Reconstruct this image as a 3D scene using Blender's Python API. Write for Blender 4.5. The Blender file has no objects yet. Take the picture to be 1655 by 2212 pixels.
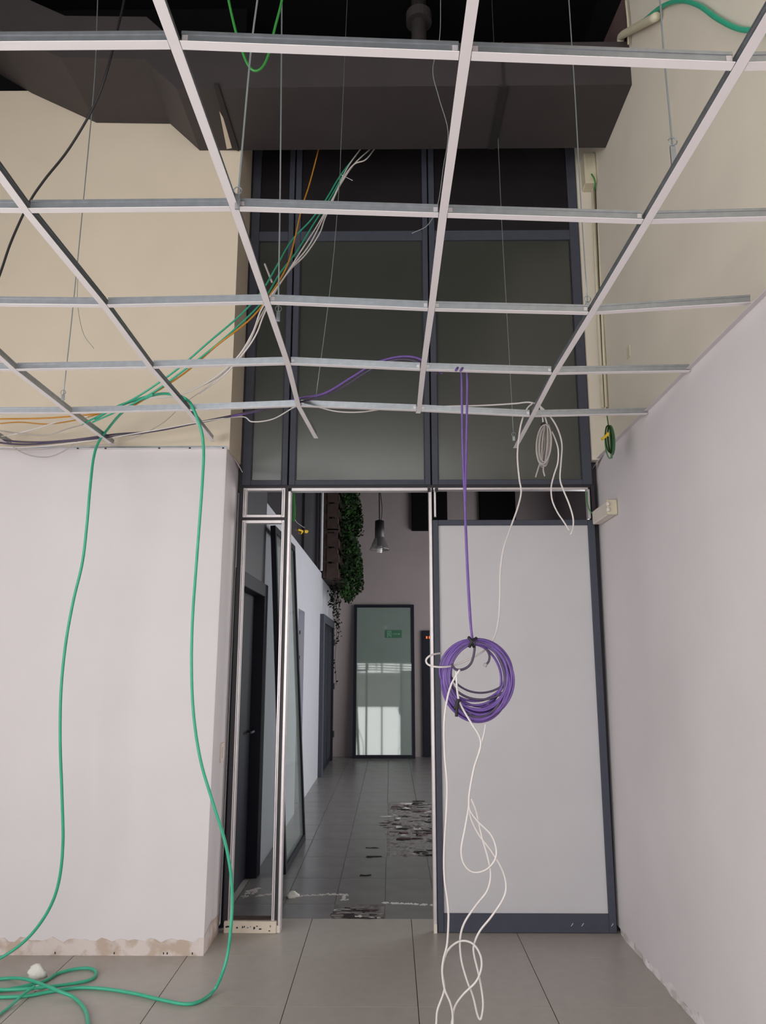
import bpy, math, random
import numpy as np
from mathutils import Vector, Matrix
random.seed(7)
S = bpy.context.scene
COL = S.collection
# ------------------------------------------------------------------ camera
F, TH, YA, CH = 1640.0, 0.1963, -0.0104, 1.52
cam = bpy.data.cameras.new('camera'); co = bpy.data.objects.new('camera', cam); COL.objects.link(co)
cam.sensor_fit = 'VERTICAL'; cam.sensor_height = 36.0; cam.lens = 36.0 * F / 2212.0
cam.clip_start = 0.05; cam.clip_end = 100
co.location = (0, 0, CH); co.rotation_euler = (math.pi/2 + TH, 0, -YA)
S.camera = co
# ------------------------------------------------------------------ world: overcast daylight, enters by the windows only
w = bpy.data.worlds.new('overcast_sky'); S.world = w; w.use_nodes = True
bg = w.node_tree.nodes['Background']; bg.inputs[0].default_value = (0.985, 1.0, 0.975, 1); bg.inputs[1].default_value = 7.5
S.view_settings.view_transform = 'Standard'; S.view_settings.look = 'None'
S.view_settings.gamma = 1.0; S.view_settings.use_curve_mapping = False
S.view_settings.exposure = -0.68

def portal(name, loc, rot, sx, sy):
    l = bpy.data.lights.new(name, 'AREA'); l.shape = 'RECTANGLE'; l.size = sx; l.size_y = sy
    l.cycles.is_portal = True
    o = bpy.data.objects.new(name, l); COL.objects.link(o); o.location = loc; o.rotation_euler = rot
# room: x -3.6..1.4, y -3.4..4.75 ; corridor x -1..2.9, y 4.8..13.1
WX0, WX1, WZ0, WZ1, WY = -3.3, 1.1, 0.30, 2.15, -3.4
UZ0, UZ1 = 3.35, 4.85      # upper window band of the same wall
SW = (-2.8, 2.2, 0.5, 3.4)      # added unseen side window to brighten right wall and floor: y0,y1,z0,z1 on x=-3.6
portal('window_daylight_portal', ((WX0+WX1)/2, WY-0.02, (WZ0+WZ1)/2), (math.pi/2, 0, 0), WX1-WX0, WZ1-WZ0)
portal('upper_daylight_portal', ((WX0+WX1)/2, WY-0.02, (UZ0+UZ1)/2), (math.pi/2, 0, 0), WX1-WX0, UZ1-UZ0)
portal('added_side_portal', (-3.68, (SW[0]+SW[1])/2, (SW[2]+SW[3])/2), (math.pi/2, 0, -math.pi/2), SW[1]-SW[0], SW[3]-SW[2])  # portal of the added side window
CW = (6.2, 11.6, 0.5, 3.2)      # corridor side window: y0,y1,z0,z1 on x=2.9
portal('corridor_daylight_portal', (2.97, (CW[0]+CW[1])/2, (CW[2]+CW[3])/2), (math.pi/2, 0, math.pi/2), CW[1]-CW[0], CW[3]-CW[2])

# ------------------------------------------------------------------ pixel helper: a pixel is a direction, the depth comes from what the thing touches
def ray(x, y):
    u = (x-827.5)/F; v = (1106-y)/F
    a, b, c = u, math.cos(TH)-v*math.sin(TH), math.sin(TH)+v*math.cos(TH)
    cc, s = math.cos(YA), math.sin(YA)
    return Vector((cc*a+s*b, -s*a+cc*b, c))
def px(x, y, Y=None, X=None, Z=None):
    r = ray(x, y)
    t = X/r.x if X is not None else Y/r.y if Y is not None else (Z-CH)/r.z
    return Vector((0, 0, CH)) + r*t

# ------------------------------------------------------------------ materials
def lin(c):
    c = c/255.0
    return c/12.92 if c <= 0.04045 else ((c+0.055)/1.055)**2.4
def rgb(*c): return tuple(lin(v) for v in c) + (1.0,)
MATS = {}
def mat(name, col, rough=0.6, metal=0.0, var=0.06, scale=6.0, bump=0.0, bscale=60.0, spec=0.5, col2=None, thr=None, emit=None, coat=0.0):
    m = bpy.data.materials.new(name); m.use_nodes = True; MATS[name] = m
    nt = m.node_tree; N = nt.nodes; L = nt.links
    b = N['Principled BSDF']
    b.inputs['Roughness'].default_value = rough; b.inputs['Metallic'].default_value = metal
    b.inputs['Specular IOR Level'].default_value = spec
    if coat: b.inputs['Coat Weight'].default_value = coat; b.inputs['Coat Roughness'].default_value = 0.03
    tc = N.new('ShaderNodeTexCoord')
    no = N.new('ShaderNodeTexNoise'); no.inputs['Scale'].default_value = scale; no.inputs['Detail'].default_value = 6
    L.new(tc.outputs['Object'], no.inputs['Vector'])
    rp = N.new('ShaderNodeValToRGB')
    c = rgb(*col)
    if col2:
        c2 = rgb(*col2); t = thr or (0.45, 0.55)
        rp.color_ramp.elements[0].position = t[0]; rp.color_ramp.elements[1].position = t[1]
        rp.color_ramp.elements[0].color = c; rp.color_ramp.elements[1].color = c2
    else:
        rp.color_ramp.elements[0].position = 0.3; rp.color_ramp.elements[1].position = 0.7
        rp.color_ramp.elements[0].color = tuple(v*(1-var) for v in c[:3])+(1,)
        rp.color_ramp.elements[1].color = tuple(min(1, v*(1+var)) for v in c[:3])+(1,)
    L.new(no.outputs['Fac'], rp.inputs['Fac']); L.new(rp.outputs['Color'], b.inputs['Base Color'])
    if bump:
        n2 = N.new('ShaderNodeTexNoise'); n2.inputs['Scale'].default_value = bscale; n2.inputs['Detail'].default_value = 4
        L.new(tc.outputs['Object'], n2.inputs['Vector'])
        bp = N.new('ShaderNodeBump'); bp.inputs['Strength'].default_value = bump; bp.inputs['Distance'].default_value = 0.01
        L.new(n2.outputs['Fac'], bp.inputs['Height']); L.new(bp.outputs['Normal'], b.inputs['Normal'])
    if emit:
        b.inputs['Emission Color'].default_value = rgb(*emit[0]); b.inputs['Emission Strength'].default_value = emit[1]
    return m
mat('white_plaster', (217, 210, 213), 0.75, var=0.02, scale=2.5, bump=0.05, bscale=25)
mat('right_plaster', (208, 200, 203), 0.8, var=0.03, scale=1.8, bump=0.06, bscale=20)
mat('cream_paint', (216, 202, 183), 0.8, var=0.025, scale=3, bump=0.05, bscale=40)
mat('greige_paint', (219, 209, 195), 0.8, var=0.035, scale=2.2, bump=0.05, bscale=40)
mat('raw_plaster', (214, 201, 197), 0.9, scale=11, col2=(190, 170, 157), thr=(0.45, 0.58), bump=0.5, bscale=30)
mat('pale_raw', (216, 210, 211), 0.9, scale=12, col2=(184, 176, 174), thr=(0.5, 0.62), bump=0.5, bscale=30)
mat('floor_tile', (172, 164, 157), 0.34, var=0.05, scale=14, bump=0.02, bscale=120, spec=0.4)
mat('grout', (84, 78, 74), 0.9)
mat('dark_tile', (121, 118, 118), 0.27, var=0.10, scale=5, bump=0.02, bscale=90, spec=0.5)
mat('pale_grout', (150, 148, 146), 0.9)
mat('duct_brown', (61, 55, 56), 0.6, var=0.08, scale=5, bump=0.05)
mat('duct_seam', (40, 36, 38), 0.6)
mat('black_paint', (15, 14, 17), 0.9, spec=0.1)
mat('frame_grey', (70, 72, 84), 0.55, spec=0.3, var=0.06, scale=20, bump=0.03)
mat('frame_dark', (38, 32, 40), 0.5)
mat('navy_door', (24, 25, 37), 0.5, spec=0.2, var=0.1)
mat('aluminium', (214, 206, 208), 0.32, metal=0.55, var=0.06, scale=15)
mat('tee_white', (241, 234, 236), 0.45, var=0.015)
mat('galvanised', (168, 172, 178), 0.3, metal=0.85, var=0.08, scale=40)
mat('wire_steel', (150, 158, 162), 0.4, metal=0.6)
mat('pane_dark', (58, 60, 55), 0.24, var=0.04, scale=3, spec=1.0)
mat('panel_black', (34, 30, 34), 0.35)
mat('frosted', (198, 194, 198), 0.42, var=0.02, scale=4, spec=0.4)
mat('pane_green', (122, 134, 129), 0.03, var=0.04, scale=3, spec=1.0, coat=0.8)
mat('corr_white', (176, 176, 186), 0.7, var=0.02)
mat('corr_mauve', (150, 138, 140), 0.8, var=0.04, scale=2)
mat('corr_dark', (70, 70, 76), 0.4, var=0.06)
mat('clerestory', (52, 52, 58), 0.25, var=0.1)
mat('cable_green', (60, 172, 138), 0.4, var=0.08, scale=30)
mat('cable_grass', (46, 128, 54), 0.45)
mat('cable_moss', (72, 118, 80), 0.5)
mat('cable_purple', (106, 76, 150), 0.42, var=0.12, scale=40)
mat('cable_dusk', (72, 62, 84), 0.45)
mat('cable_white', (222, 214, 212), 0.45)
mat('cable_grey', (176, 168, 164), 0.5)
mat('cable_orange', (204, 140, 46), 0.45)
mat('cable_black', (30, 28, 32), 0.5)
mat('tie_black', (18, 16, 20), 0.5)
mat('plastic_white', (222, 212, 202), 0.5)
mat('plastic_cream', (206, 196, 172), 0.55)
mat('tape_yellow', (220, 182, 50), 0.5)
mat('plinth_paint', (216, 203, 187), 0.7, var=0.04, scale=24)
mat('mortar', (111, 107, 106), 0.8, scale=14, col2=(84, 73, 73), thr=(0.52, 0.66), bump=0.9, bscale=22)
mat('shard_dark', (36, 28, 30), 0.8)
mat('shard_red', (88, 66, 66), 0.85)
mat('shard_pale', (196, 190, 188), 0.8)
mat('shard_grey', (108, 103, 102), 0.6)
mat('lump', (224, 220, 214), 0.9, bump=0.6, bscale=40)
mat('old_wood', (62, 46, 43), 0.8, var=0.3, scale=12, bump=0.3)
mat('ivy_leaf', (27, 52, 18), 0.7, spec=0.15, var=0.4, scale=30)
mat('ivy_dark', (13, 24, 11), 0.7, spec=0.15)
mat('lamp_black', (34, 30, 34), 0.45)
mat('bulb', (232, 230, 226), 0.3)
mat('sign_green', (50, 98, 74), 0.4)
mat('sign_white', (112, 146, 130), 0.5)
mat('lit_orange', (250, 120, 40), 0.5, emit=((250, 110, 30), 1.2))
mat('wall_shade_brown', (96, 74, 72), 0.8, var=0.15)  # brown standing in for shade on the right wall
def seethrough(name, col, rough, tcol, fac):
    # glass: part of the light passes straight through, the rest is a glossy tinted surface
    m = mat(name, col, rough, var=0.03, spec=0.8); nt = m.node_tree; b = nt.nodes['Principled BSDF']
    t = nt.nodes.new('ShaderNodeBsdfTransparent'); t.inputs[0].default_value = tcol+(1,)
    mx = nt.nodes.new('ShaderNodeMixShader'); mx.inputs[0].default_value = fac
    nt.links.new(t.outputs[0], mx.inputs[1]); nt.links.new(b.outputs[0], mx.inputs[2])
    nt.links.new(mx.outputs[0], nt.nodes['Material Output'].inputs['Surface'])
seethrough('pane_clear', (172, 178, 177), 0.05, (0.95, 0.97, 0.96), 0.30)
seethrough('smoky_glass', (120, 114, 116), 0.08, (0.8, 0.8, 0.8), 0.42)
# ------------------------------------------------------------------ mesh builder
ORG = {}
def tag(o, label=None, cat=None, group=None, kind=None):
    if label: o['label'] = label
    if cat: o['category'] = cat
    if group: o['group'] = group
    if kind: o['kind'] = kind
    return o
def empty(name, loc, label, cat, group=None, kind=None):
    o = bpy.data.objects.new(name, None); COL.objects.link(o); o.location = loc
    o.empty_display_size = 0.05; ORG[o.name] = Vector(loc)
    return tag(o, label, cat, group, kind)
class MB:
    def __init__(s): s.v = []; s.f = []
    def add(s, vs, fs):
        n = len(s.v); s.v += [Vector(v) for v in vs]; s.f += [tuple(i+n for i in f) for f in fs]; return s
    def box(s, x0, x1, y0, y1, z0, z1):
        return s.add([(x0,y0,z0),(x1,y0,z0),(x1,y1,z0),(x0,y1,z0),(x0,y0,z1),(x1,y0,z1),(x1,y1,z1),(x0,y1,z1)],
                     [(0,3,2,1),(4,5,6,7),(0,1,5,4),(1,2,6,5),(2,3,7,6),(3,0,4,7)])
    def bbox(s, x0, x1, y0, y1, z0, z1, b=0.003):
        # box with chamfered vertical and horizontal edges (24 corner points)
        pts = []
        for zi, z in ((0, z0), (1, z0+b), (2, z1-b), (3, z1)):
            i = b if zi in (0, 3) else 0.0
            pts.append([(x0+b, y0+i, z), (x1-b, y0+i, z), (x1-i, y0+b, z), (x1-i, y1-b, z), (x1-b, y1-i, z), (x0+b, y1-i, z), (x0+i, y1-b, z), (x0+i, y0+b, z)])
        n = len(s.v)
        for r in pts: s.v += [Vector(p) for p in r]
        s.f.append(tuple(n+i for i in range(7, -1, -1))); s.f.append(tuple(n+24+i for i in range(8)))
        for k in range(3):
            for i in range(8):
                j = (i+1) % 8; s.f.append((n+8*k+i, n+8*k+j, n+8*k+8+j, n+8*k+8+i))
        return s
    def prism(s, poly, vec):
        n = len(poly); vec = Vector(vec); p = [Vector(q) for q in poly]
        return s.add(p+[q+vec for q in p], [tuple(range(n-1,-1,-1)), tuple(range(n,2*n))]+[(i,(i+1)%n,n+(i+1)%n,n+i) for i in range(n)])
    def slab(s, quad, th):
        # quad of 4 points given thickness along its own normal
        q = [Vector(p) for p in quad]; nrm = (q[1]-q[0]).cross(q[2]-q[0]).normalized()*th
        return s.prism(q, nrm)
    def bar(s, a, b, wx, wz, up=(0,0,1)):
        a = Vector(a); b = Vector(b); d = (b-a).normalized(); sd = d.cross(Vector(up))
        if sd.length < 1e-4: sd = d.cross(Vector((0,1,0)))
        sd.normalize(); u = sd.cross(d).normalized()
        c = [(-wx/2,-wz/2),(wx/2,-wz/2),(wx/2,wz/2),(-wx/2,wz/2)]
        return s.add([a+sd*p+u*q for p,q in c]+[b+sd*p+u*q for p,q in c], [(0,1,2,3),(7,6,5,4),(0,4,5,1),(1,5,6,2),(2,6,7,3),(3,7,4,0)])
    def tube(s, pts, r, n=8):
        pts = [Vector(p) for p in pts]; m = len(pts); base = len(s.v); nv = None
        for i, p in enumerate(pts):
            t = (pts[min(i+1,m-1)]-pts[max(i-1,0)])
            t = t.normalized() if t.length > 1e-9 else Vector((0,0,1))
            if nv is None:
                nv = t.orthogonal().normalized()
            else:
                nv = nv - t*nv.dot(t)
                nv = nv.normalized() if nv.length > 1e-6 else t.orthogonal().normalized()
            bn = t.cross(nv); rr = r[i] if isinstance(r, (list, tuple)) else r
            for k in range(n):
                a = 2*math.pi*k/n; s.v.append(p+(nv*math.cos(a)+bn*math.sin(a))*rr)
        for i in range(m-1):
            for k in range(n):
                j = (k+1) % n; s.f.append((base+i*n+k, base+i*n+j, base+(i+1)*n+j, base+(i+1)*n+k))
        s.f.append(tuple(base+k for k in range(n-1,-1,-1))); s.f.append(tuple(base+(m-1)*n+k for k in range(n)))
        return s
    def lathe(s, prof, c, n=24, close=False):
        c = Vector(c); base = len(s.v); m = len(prof)
        for r, z in prof:
            for k in range(n):
                a = 2*math.pi*k/n; s.v.append(c+Vector((r*math.cos(a), r*math.sin(a), z)))
        for i in range(m-1):
            for k in range(n):
                j = (k+1) % n; s.f.append((base+i*n+k, base+i*n+j, base+(i+1)*n+j, base+(i+1)*n+k))
        if close:
            s.f.append(tuple(base+k for k in range(n-1,-1,-1))); s.f.append(tuple(base+(m-1)*n+k for k in range(n)))
        return s
    def build(s, name, m, parent=None, smooth=False, label=None, cat=None, group=None, kind=None):
        me = bpy.data.meshes.new(name)
        if parent is not None: og = ORG[parent.name]
        else:
            lo = [min(v[i] for v in s.v) for i in range(3)]; hi = [max(v[i] for v in s.v) for i in range(3)]
            og = Vector(((lo[0]+hi[0])/2, (lo[1]+hi[1])/2, lo[2]))
        me.from_pydata([tuple(v-og) for v in s.v], [], s.f); me.update()
        me.materials.append(MATS[m])
        if smooth: me.polygons.foreach_set('use_smooth', [True]*len(me.polygons))
        o = bpy.data.objects.new(name, me); COL.objects.link(o); ORG[o.name] = og
        if parent is not None: o.parent = parent
        else: o.location = og
        return tag(o, label, cat, group, kind)
def box(*a): return MB().box(*a)
def bbox(*a, **k): return MB().bbox(*a, **k)
def cr(pts, n=8):
    pts = [Vector(p) for p in pts]
    if len(pts) < 3: return pts
    P = [pts[0]*2-pts[1]]+pts+[pts[-1]*2-pts[-2]]; out = []
    for i in range(1, len(P)-2):
        for k in range(n):
            t = k/n; a, b, c, d = P[i-1], P[i], P[i+1], P[i+2]
            out.append(0.5*((2*b)+(c-a)*t+(2*a-5*b+4*c-d)*t*t+(3*b-a-3*c+d)*t**3))
    out.append(pts[-1]); return out
def P3(p, dY=None):
    # (x, y, Y) pixel at a depth | ('z', x, y, z) pixel on a level | ('x', x, y, X) pixel on a side plane | ('w', X, Y, Z) metres
    if p[0] == 'z': return px(p[1], p[2], Z=p[3])
    if p[0] == 'x': return px(p[1], p[2], X=p[3])
    if p[0] == 'w': return Vector(p[1:])
    return px(p[0], p[1], Y=p[2] if len(p) > 2 else dY)
def cable(name, pts, r, m, label=None, cat=None, group=None, parent=None, n=8, dY=None, sub=8, kind=None):
    return MB().tube(cr([P3(p, dY) for p in pts], sub), r, n).build(name, m, parent, True, label, cat, group, kind)

# ================================================================== STRUCTURE
FY = 4.745     # glazed screen plane
PY = 4.39      # pier face
LZ = 2.781     # top of the white lining
# ---- floors
flo = empty('floor', (0, 0, 0), 'beige stone tile floor of the room and dark tile floor beyond', 'floor', kind='structure')
box(-3.7, 1.5, -3.5, 4.985, -0.12, -0.004).build('screed', 'grout', flo)
box(-1.3, 3.1, 4.985, 13.3, -0.12, -0.004).build('screed', 'pale_grout', flo)
def tile_mesh(name, m, wx, wy):
    b = MB().bbox(-wx/2, wx/2, -wy/2, wy/2, -0.012, 0.0, b=0.0004)
    me = bpy.data.meshes.new(name); me.from_pydata([tuple(v) for v in b.v], [], b.f); me.materials.append(MATS[m]); return me
G = 0.004
def tile(me, name, x, y, dz=0.0):
    o = bpy.data.objects.new(name, me); COL.objects.link(o); o.parent = flo
    o.location = (x, y, dz); return o
rt = tile_mesh('floor_tile', 'floor_tile', 0.6-G, 0.6-0.0012)
for i in range(-7, 3):
    for j in range(13):
        x0 = 0.119+0.6*i; y1 = 4.99-0.6*j
        x1 = min(x0+0.6, 1.40); xa = max(x0, -3.6)
        if x1-x0 < 0.599:
            me = tile_mesh('floor_tile', 'floor_tile', x1-x0-G, 0.6-0.0012) if j == 0 else cut
            cut = me
            tile(me, 'floor_tile', (x0+x1)/2, y1-0.3)
        elif x0 > -3.7: tile(rt, 'floor_tile', x0+0.3, y1-0.3)
# corridor: a short first row, then 0.605 m rows; the near patch misses one tile, the far patch several
TWX = 0.324
def in_patch(x, y):
    return (0.0 <= x <= 0.62 and 6.6 < y < 8.9)
t_short = tile_mesh('corridor_tile', 'dark_tile', TWX-G, 0.285-G)
t_long = tile_mesh('corridor_tile', 'dark_tile', TWX-G, 0.605-G)
for i in range(-3, 9):
    xc = -0.042+TWX*(i+0.5)
    if xc+TWX/2 > 2.9: continue
    if i != -1: tile(t_short, 'corridor_tile', xc, 4.99+0.1425)
    for j in range(13):
        yc = 5.275+0.605*(j+0.5)
        if in_patch(xc, yc): continue
        tile(t_long, 'corridor_tile', xc, yc)

# ---- left wall (pier): white lining below, cream above
wl = empty('wall_left', (-2.3, PY, 0), 'white plastered pier with cream paint above the ceiling line', 'wall', kind='structure')
MB().prism([(-3.6, PY, 0.03), (-0.998, PY, 0.03), (-0.990, PY, LZ), (-3.6, PY, LZ)], (0, 0.05, 0)).build('white_lining', 'white_plaster', wl)
MB().prism([(-0.998, PY+0.001, 0.03), (-0.998, 4.80, 0.03), (-0.985, 4.80, LZ), (-0.985, PY+0.001, LZ)], (-0.05, 0, 0)).build('reveal_lining', 'white_plaster', wl)
box(-3.6, -0.972, PY+0.012, 4.80, LZ, 5.27).build('upper_wall', 'cream_paint', wl)
box(-3.6, -1.03, PY+0.05, 4.80, 0, LZ).build('core', 'cream_paint', wl)
# rough strip left where the skirting came off, with a ragged top edge
b = MB(); n = 90; x0, x1 = -3.6, -0.996
for i in range(n):
    xa = x0+(x1-x0)*i/n; xb = x0+(x1-x0)*(i+1)/n
    za = 0.076+0.014*math.sin(i*1.7)*math.sin(i*0.37)+0.004*math.sin(i*5.1); zb = 0.076+0.014*math.sin((i+1)*1.7)*math.sin((i+1)*0.37)+0.004*math.sin((i+1)*5.1)
    b.add([(xa, PY-0.004, 0), (xb, PY-0.004, 0), (xb, PY-0.004, zb), (xa, PY-0.004, za), (xb, PY+0.02, zb), (xa, PY+0.02, za)], [(0,1,2,3), (3,2,4,5)])
b.add([(x1, PY-0.004, 0), (x1, PY+0.35, 0), (x1, PY+0.35, 0.10), (x1, PY+0.15, 0.12), (x1, PY-0.004, 0.085)], [(0,1,2,3,4)])
b.build('raw_plaster_strip', 'raw_plaster', wl)
for x, y in ((415, 2069), (352, 2083), (360, 2082), (245, 2084), (117, 2083)):
    p = px(x, y, Y=PY-0.005); p.z = max(p.z, 0.012)
    MB().lathe([(0.001, 0), (0.0035, 0.002), (0.0035, 0.010), (0.001, 0.012)], p+Vector((0, 0.002, -0.006)), 8).build('old_nail_hole', 'tie_black', wl)
# ---- right wall
wr = empty('wall_right', (1.36, 2, 0), 'pale plastered right wall with greige paint above the ceiling line', 'wall', kind='structure')
MB().prism([(1.308, -3.4, 0.03), (1.42, -3.4, 0.03), (1.42, -3.4, 2.80), (1.335, -3.4, 2.80)], (0, 8.2, 0)).build('plaster_lining', 'right_plaster', wr)
MB().box(1.405, 1.55, -3.4, 4.80, 0, 5.9).build('upper_wall', 'greige_paint', wr)
MB().box(1.296, 1.405, 4.73, 4.80, 2.80, 5.15).build('corner_return', 'greige_paint', wr)
MB().box(1.296, 1.405, 4.73, 4.80, 5.15, 5.9).build('corner_return', 'black_paint', wr)
b = MB(); n = 120
for i in range(n):
    ya = -1+5.74*i/n; yb = -1+5.74*(i+1)/n
    f = lambda k: 0.045+0.022*math.sin(k*0.9)*math.sin(k*0.23+1)+0.006*math.sin(k*3.3)
    h = lambda k: 1.306+0.006*math.sin(k*1.3)*math.sin(k*0.41)
    b.add([(h(i), ya, 0), (h(i+1), yb, 0), (1.309, yb, f(i+1)), (1.309, ya, f(i)), (1.34, yb, f(i+1)), (1.34, ya, f(i))], [(0,3,2,1), (3,5,4,2)])
b.build('ragged_plaster_edge', 'pale_raw', wr)
# flake of plaster hanging off the lining at the corner, as on the pier side
for q, nm in (([(1.335, 4.60, 2.80), (1.335, 4.735, 2.80), (1.292, 4.735, 2.74)], 'plaster_flake'),):
    MB().prism(q, (0.004, 0, 0.004)).build(nm, 'right_plaster', wr)
MB().prism([(-0.985, 4.60, LZ), (-0.985, 4.735, LZ), (-0.955, 4.735, LZ-0.06)], (0.003, 0, 0.003)).build('plaster_flake', 'white_plaster', wl)
# ---- room shell out of frame: far left wall, window wall, slab
ws = empty('wall_side', (-3.68, 0, 0), 'white side wall of the room with an added window for fill light', 'wall', kind='structure')
for a in ((-3.5, SW[0], 0, 5.9), (SW[1], 4.80, 0, 5.9), (SW[0], SW[1], 0, SW[2]), (SW[0], SW[1], SW[3], 5.9)):
    box(-3.75, -3.6, a[0], a[1], a[2], a[3]).build('wall_panel', 'white_plaster', ws)
wb = empty('wall_back', (0, WY-0.1, 0), 'white wall with the big window band facing the glazed screen', 'wall', kind='structure')
for a in ((-3.75, WX0, 0, 5.9), (WX1, 1.55, 0, 5.9), (WX0, WX1, 0, WZ0), (WX0, WX1, WZ1, UZ0), (WX0, WX1, UZ1, 5.9)):
    box(a[0], a[1], WY-0.2, WY, a[2], a[3]).build('wall_panel', 'white_plaster', wb)
wf = empty('window_5', (0, WY-0.1, WZ0), 'large daylight window behind the viewer with grey mullions', 'window', kind='structure')
for x in (WX0+0.03, -1.75, -0.35, 0.4, WX1-0.03):
    box(x-0.03, x+0.03, WY-0.13, WY-0.07, WZ0, WZ1).build('mullion', 'frame_grey', wf)
for x in (WX0+0.03, -1.75, -0.35, 0.4, WX1-0.03):
    box(x-0.03, x+0.03, WY-0.13, WY-0.07, UZ0, UZ1).build('mullion', 'frame_grey', wf)
for k in range(6):
    z = 2.78+0.085*k; MB().prism([(WX0, WY-0.002, z), (WX0, WY+0.05, z-0.03), (WX0, WY+0.05, z-0.022), (WX0, WY-0.002, z+0.008)], (WX1-WX0, 0, 0)).build('blind_slat', 'tee_white', wf)
for z in (WZ0+0.03, WZ1-0.03): box(WX0, WX1, WY-0.13, WY-0.07, z-0.03, z+0.03).build('rail', 'frame_grey', wf)
box(-3.75, 1.55, -3.6, 4.80, 5.9, 6.1).build('ceiling', 'black_paint', kind='structure', label='black painted structural ceiling high above the grid', cat='ceiling')
box(-3.7, -0.972, PY+0.012, 4.80, 5.27, 5.9).build('trim_7', 'black_paint', kind='structure', label='black painted beam on top of the cream pier', cat='beam')

# ---- glazed screen, upper windows
def upper_window(i, x0, x1, lab, fl, fr):
    o = empty('window_%d' % i, ((x0+x1)/2, FY, 2.641), lab, 'window', kind='structure')
    y0, y1 = FY, FY+0.05
    zb, zm0, zm1, zt = 2.641, 4.365, 4.437, 5.88
    bbox(x0, x0+fl, y0, y1, zb, zt).build('stile', 'frame_grey', o)
    bbox(x1-fr, x1, y0, y1, zb, zt).build('stile', 'frame_grey', o)
    bbox(x0+fl, x1-fr, y0, y1, zb, zb+0.034).build('rail', 'frame_grey', o)
    bbox(x0+fl, x1-fr, y0, y1, zm0, zm1).build('rail', 'frame_grey', o)
    bbox(x0+fl, x1-fr, y0+0.018, y0+0.026, zb+0.034, zm0, b=0.001).build('pane', 'pane_dark', o)
    bbox(x0+fl, x1-fr, y0+0.012, y0+0.035, zm1, zt).build('top_panel', 'panel_black', o)
    for a in ((x0+fl, x0+fl+0.006), (x1-fr-0.006, x1-fr)):
        box(a[0], a[1], y0+0.006, y0+0.018, zb+0.034, zm0).build('gasket', 'frame_dark', o)
upper_window(1, -0.958, -0.666, 'narrow dark upper window beside the cream pier', 0.055, 0.036)
upper_window(2, -0.656, 0.257, 'wide dark upper window above the open doorway', 0.040, 0.036)
upper_window(3, 0.266, 1.292, 'wide dark upper window above the frosted door leaf', 0.040, 0.060)
box(-0.97, 1.30, FY+0.012, FY+0.06, 2.60, 5.88).build('trim_1', 'frame_dark', kind='structure', label='dark backing posts between the upper windows', cat='trim') if False else None
for k, x in enumerate((-0.661, 0.2615)):
    box(x-0.005, x+0.005, FY+0.014, FY+0.06, 2.60, 5.88).build('trim_%d' % (k+1), 'black_paint', kind='structure', label='black gap strip between two upper window frames above the %s' % ('narrow side light' if k == 0 else 'door leaf'), cat='trim')
tr = empty('trim_3', (0.2, FY, 2.60), 'bare aluminium head channel under the upper windows', 'trim', kind='structure')
box(-0.97, 1.30, FY+0.008, FY+0.06, 2.622, 2.642).build('dark_channel', 'frame_dark', tr)
bbox(-0.636, 0.262, FY-0.004, FY+0.05, 2.601, 2.622, b=0.002).build('channel_strip', 'aluminium', tr)
bbox(0.272, 1.262, FY-0.002, FY+0.05, 2.607, 2.622, b=0.002).build('channel_strip', 'aluminium', tr)
for x in (0.236, 0.283):
    box(x, x+0.02, FY-0.012, FY+0.0, 2.592, 2.618).build('bracket', 'frame_dark', tr)

box(-1.02, 1.42, FY+0.075, FY+0.10, 4.86, 5.90).build('trim_8', 'black_paint', kind='structure', label='added black board blocking sky light above the corridor ceiling', cat='board')  # added fillers, this and the strips below, stop daylight leaking through gaps
box(-0.985, -0.957, FY+0.012, FY+0.07, 2.60, 5.90).build('trim_9', 'frame_dark', kind='structure', label='added dark strip blocking sky light between the narrow upper window and the pier', cat='trim')
box(1.291, 1.42, FY+0.055, FY+0.10, 0.0, 2.81).build('trim_10', 'frame_dark', kind='structure', label='added dark strip blocking window light between the frosted leaf and the right wall', cat='trim')
box(1.28, 1.42, FY+0.055, FY+0.10, 2.81, 5.90).build('trim_11', 'frame_dark', kind='structure', label='added dark light-blocking strip behind the corner return of the right wall', cat='trim')
# ---- side light (glass taken out), bare beads
sl = empty('window_4', (-0.80, FY, 0.06), 'tall empty side light with bare aluminium beading beside the pier', 'window', kind='structure')
box(-0.972, -0.946, FY, FY+0.06, 0.06, 2.622).build('stile', 'frame_dark', sl)
box(-0.946, -0.676, FY+0.006, FY+0.06, 2.412, 2.430).build('transom_bar', 'frame_dark', sl)
def beads(x0, x1, z0, z1, wdt):
    for a in ((x0, x0+wdt, z0, z1), (x1-wdt, x1, z0, z1)):
        bbox(a[0], a[1], FY-0.003, FY+0.04, a[2], a[3], b=0.002).build('bead', 'aluminium', sl)
        bbox(a[0]+wdt*0.40, a[0]+wdt*0.52, FY-0.006, FY, a[2]+0.01, a[3]-0.01, b=0.0005).build('bead_groove', 'frame_dark', sl)
    for z in (z0, z1-wdt*0.8):
        bbox(x0+wdt, x1-wdt, FY-0.003, FY+0.04, z, z+wdt*0.8, b=0.002).build('bead', 'aluminium', sl)
beads(-0.946, -0.676, 2.430, 2.622, 0.022)
b0 = (-0.946, -0.676)
for x0_, x1_ in ((-0.946, -0.926), (-0.694, -0.676)):
    bbox(x0_, x1_, FY-0.003, FY+0.04, 0.06, 2.412, b=0.002).build('bead', 'aluminium', sl)
    bbox(x0_+0.008, x0_+0.0105, FY-0.006, FY, 0.07, 2.40, b=0.0005).build('bead_groove', 'frame_dark', sl)
bbox(-0.926, -0.694, FY-0.003, FY+0.04, 2.392, 2.412, b=0.002).build('bead', 'aluminium', sl)
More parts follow.
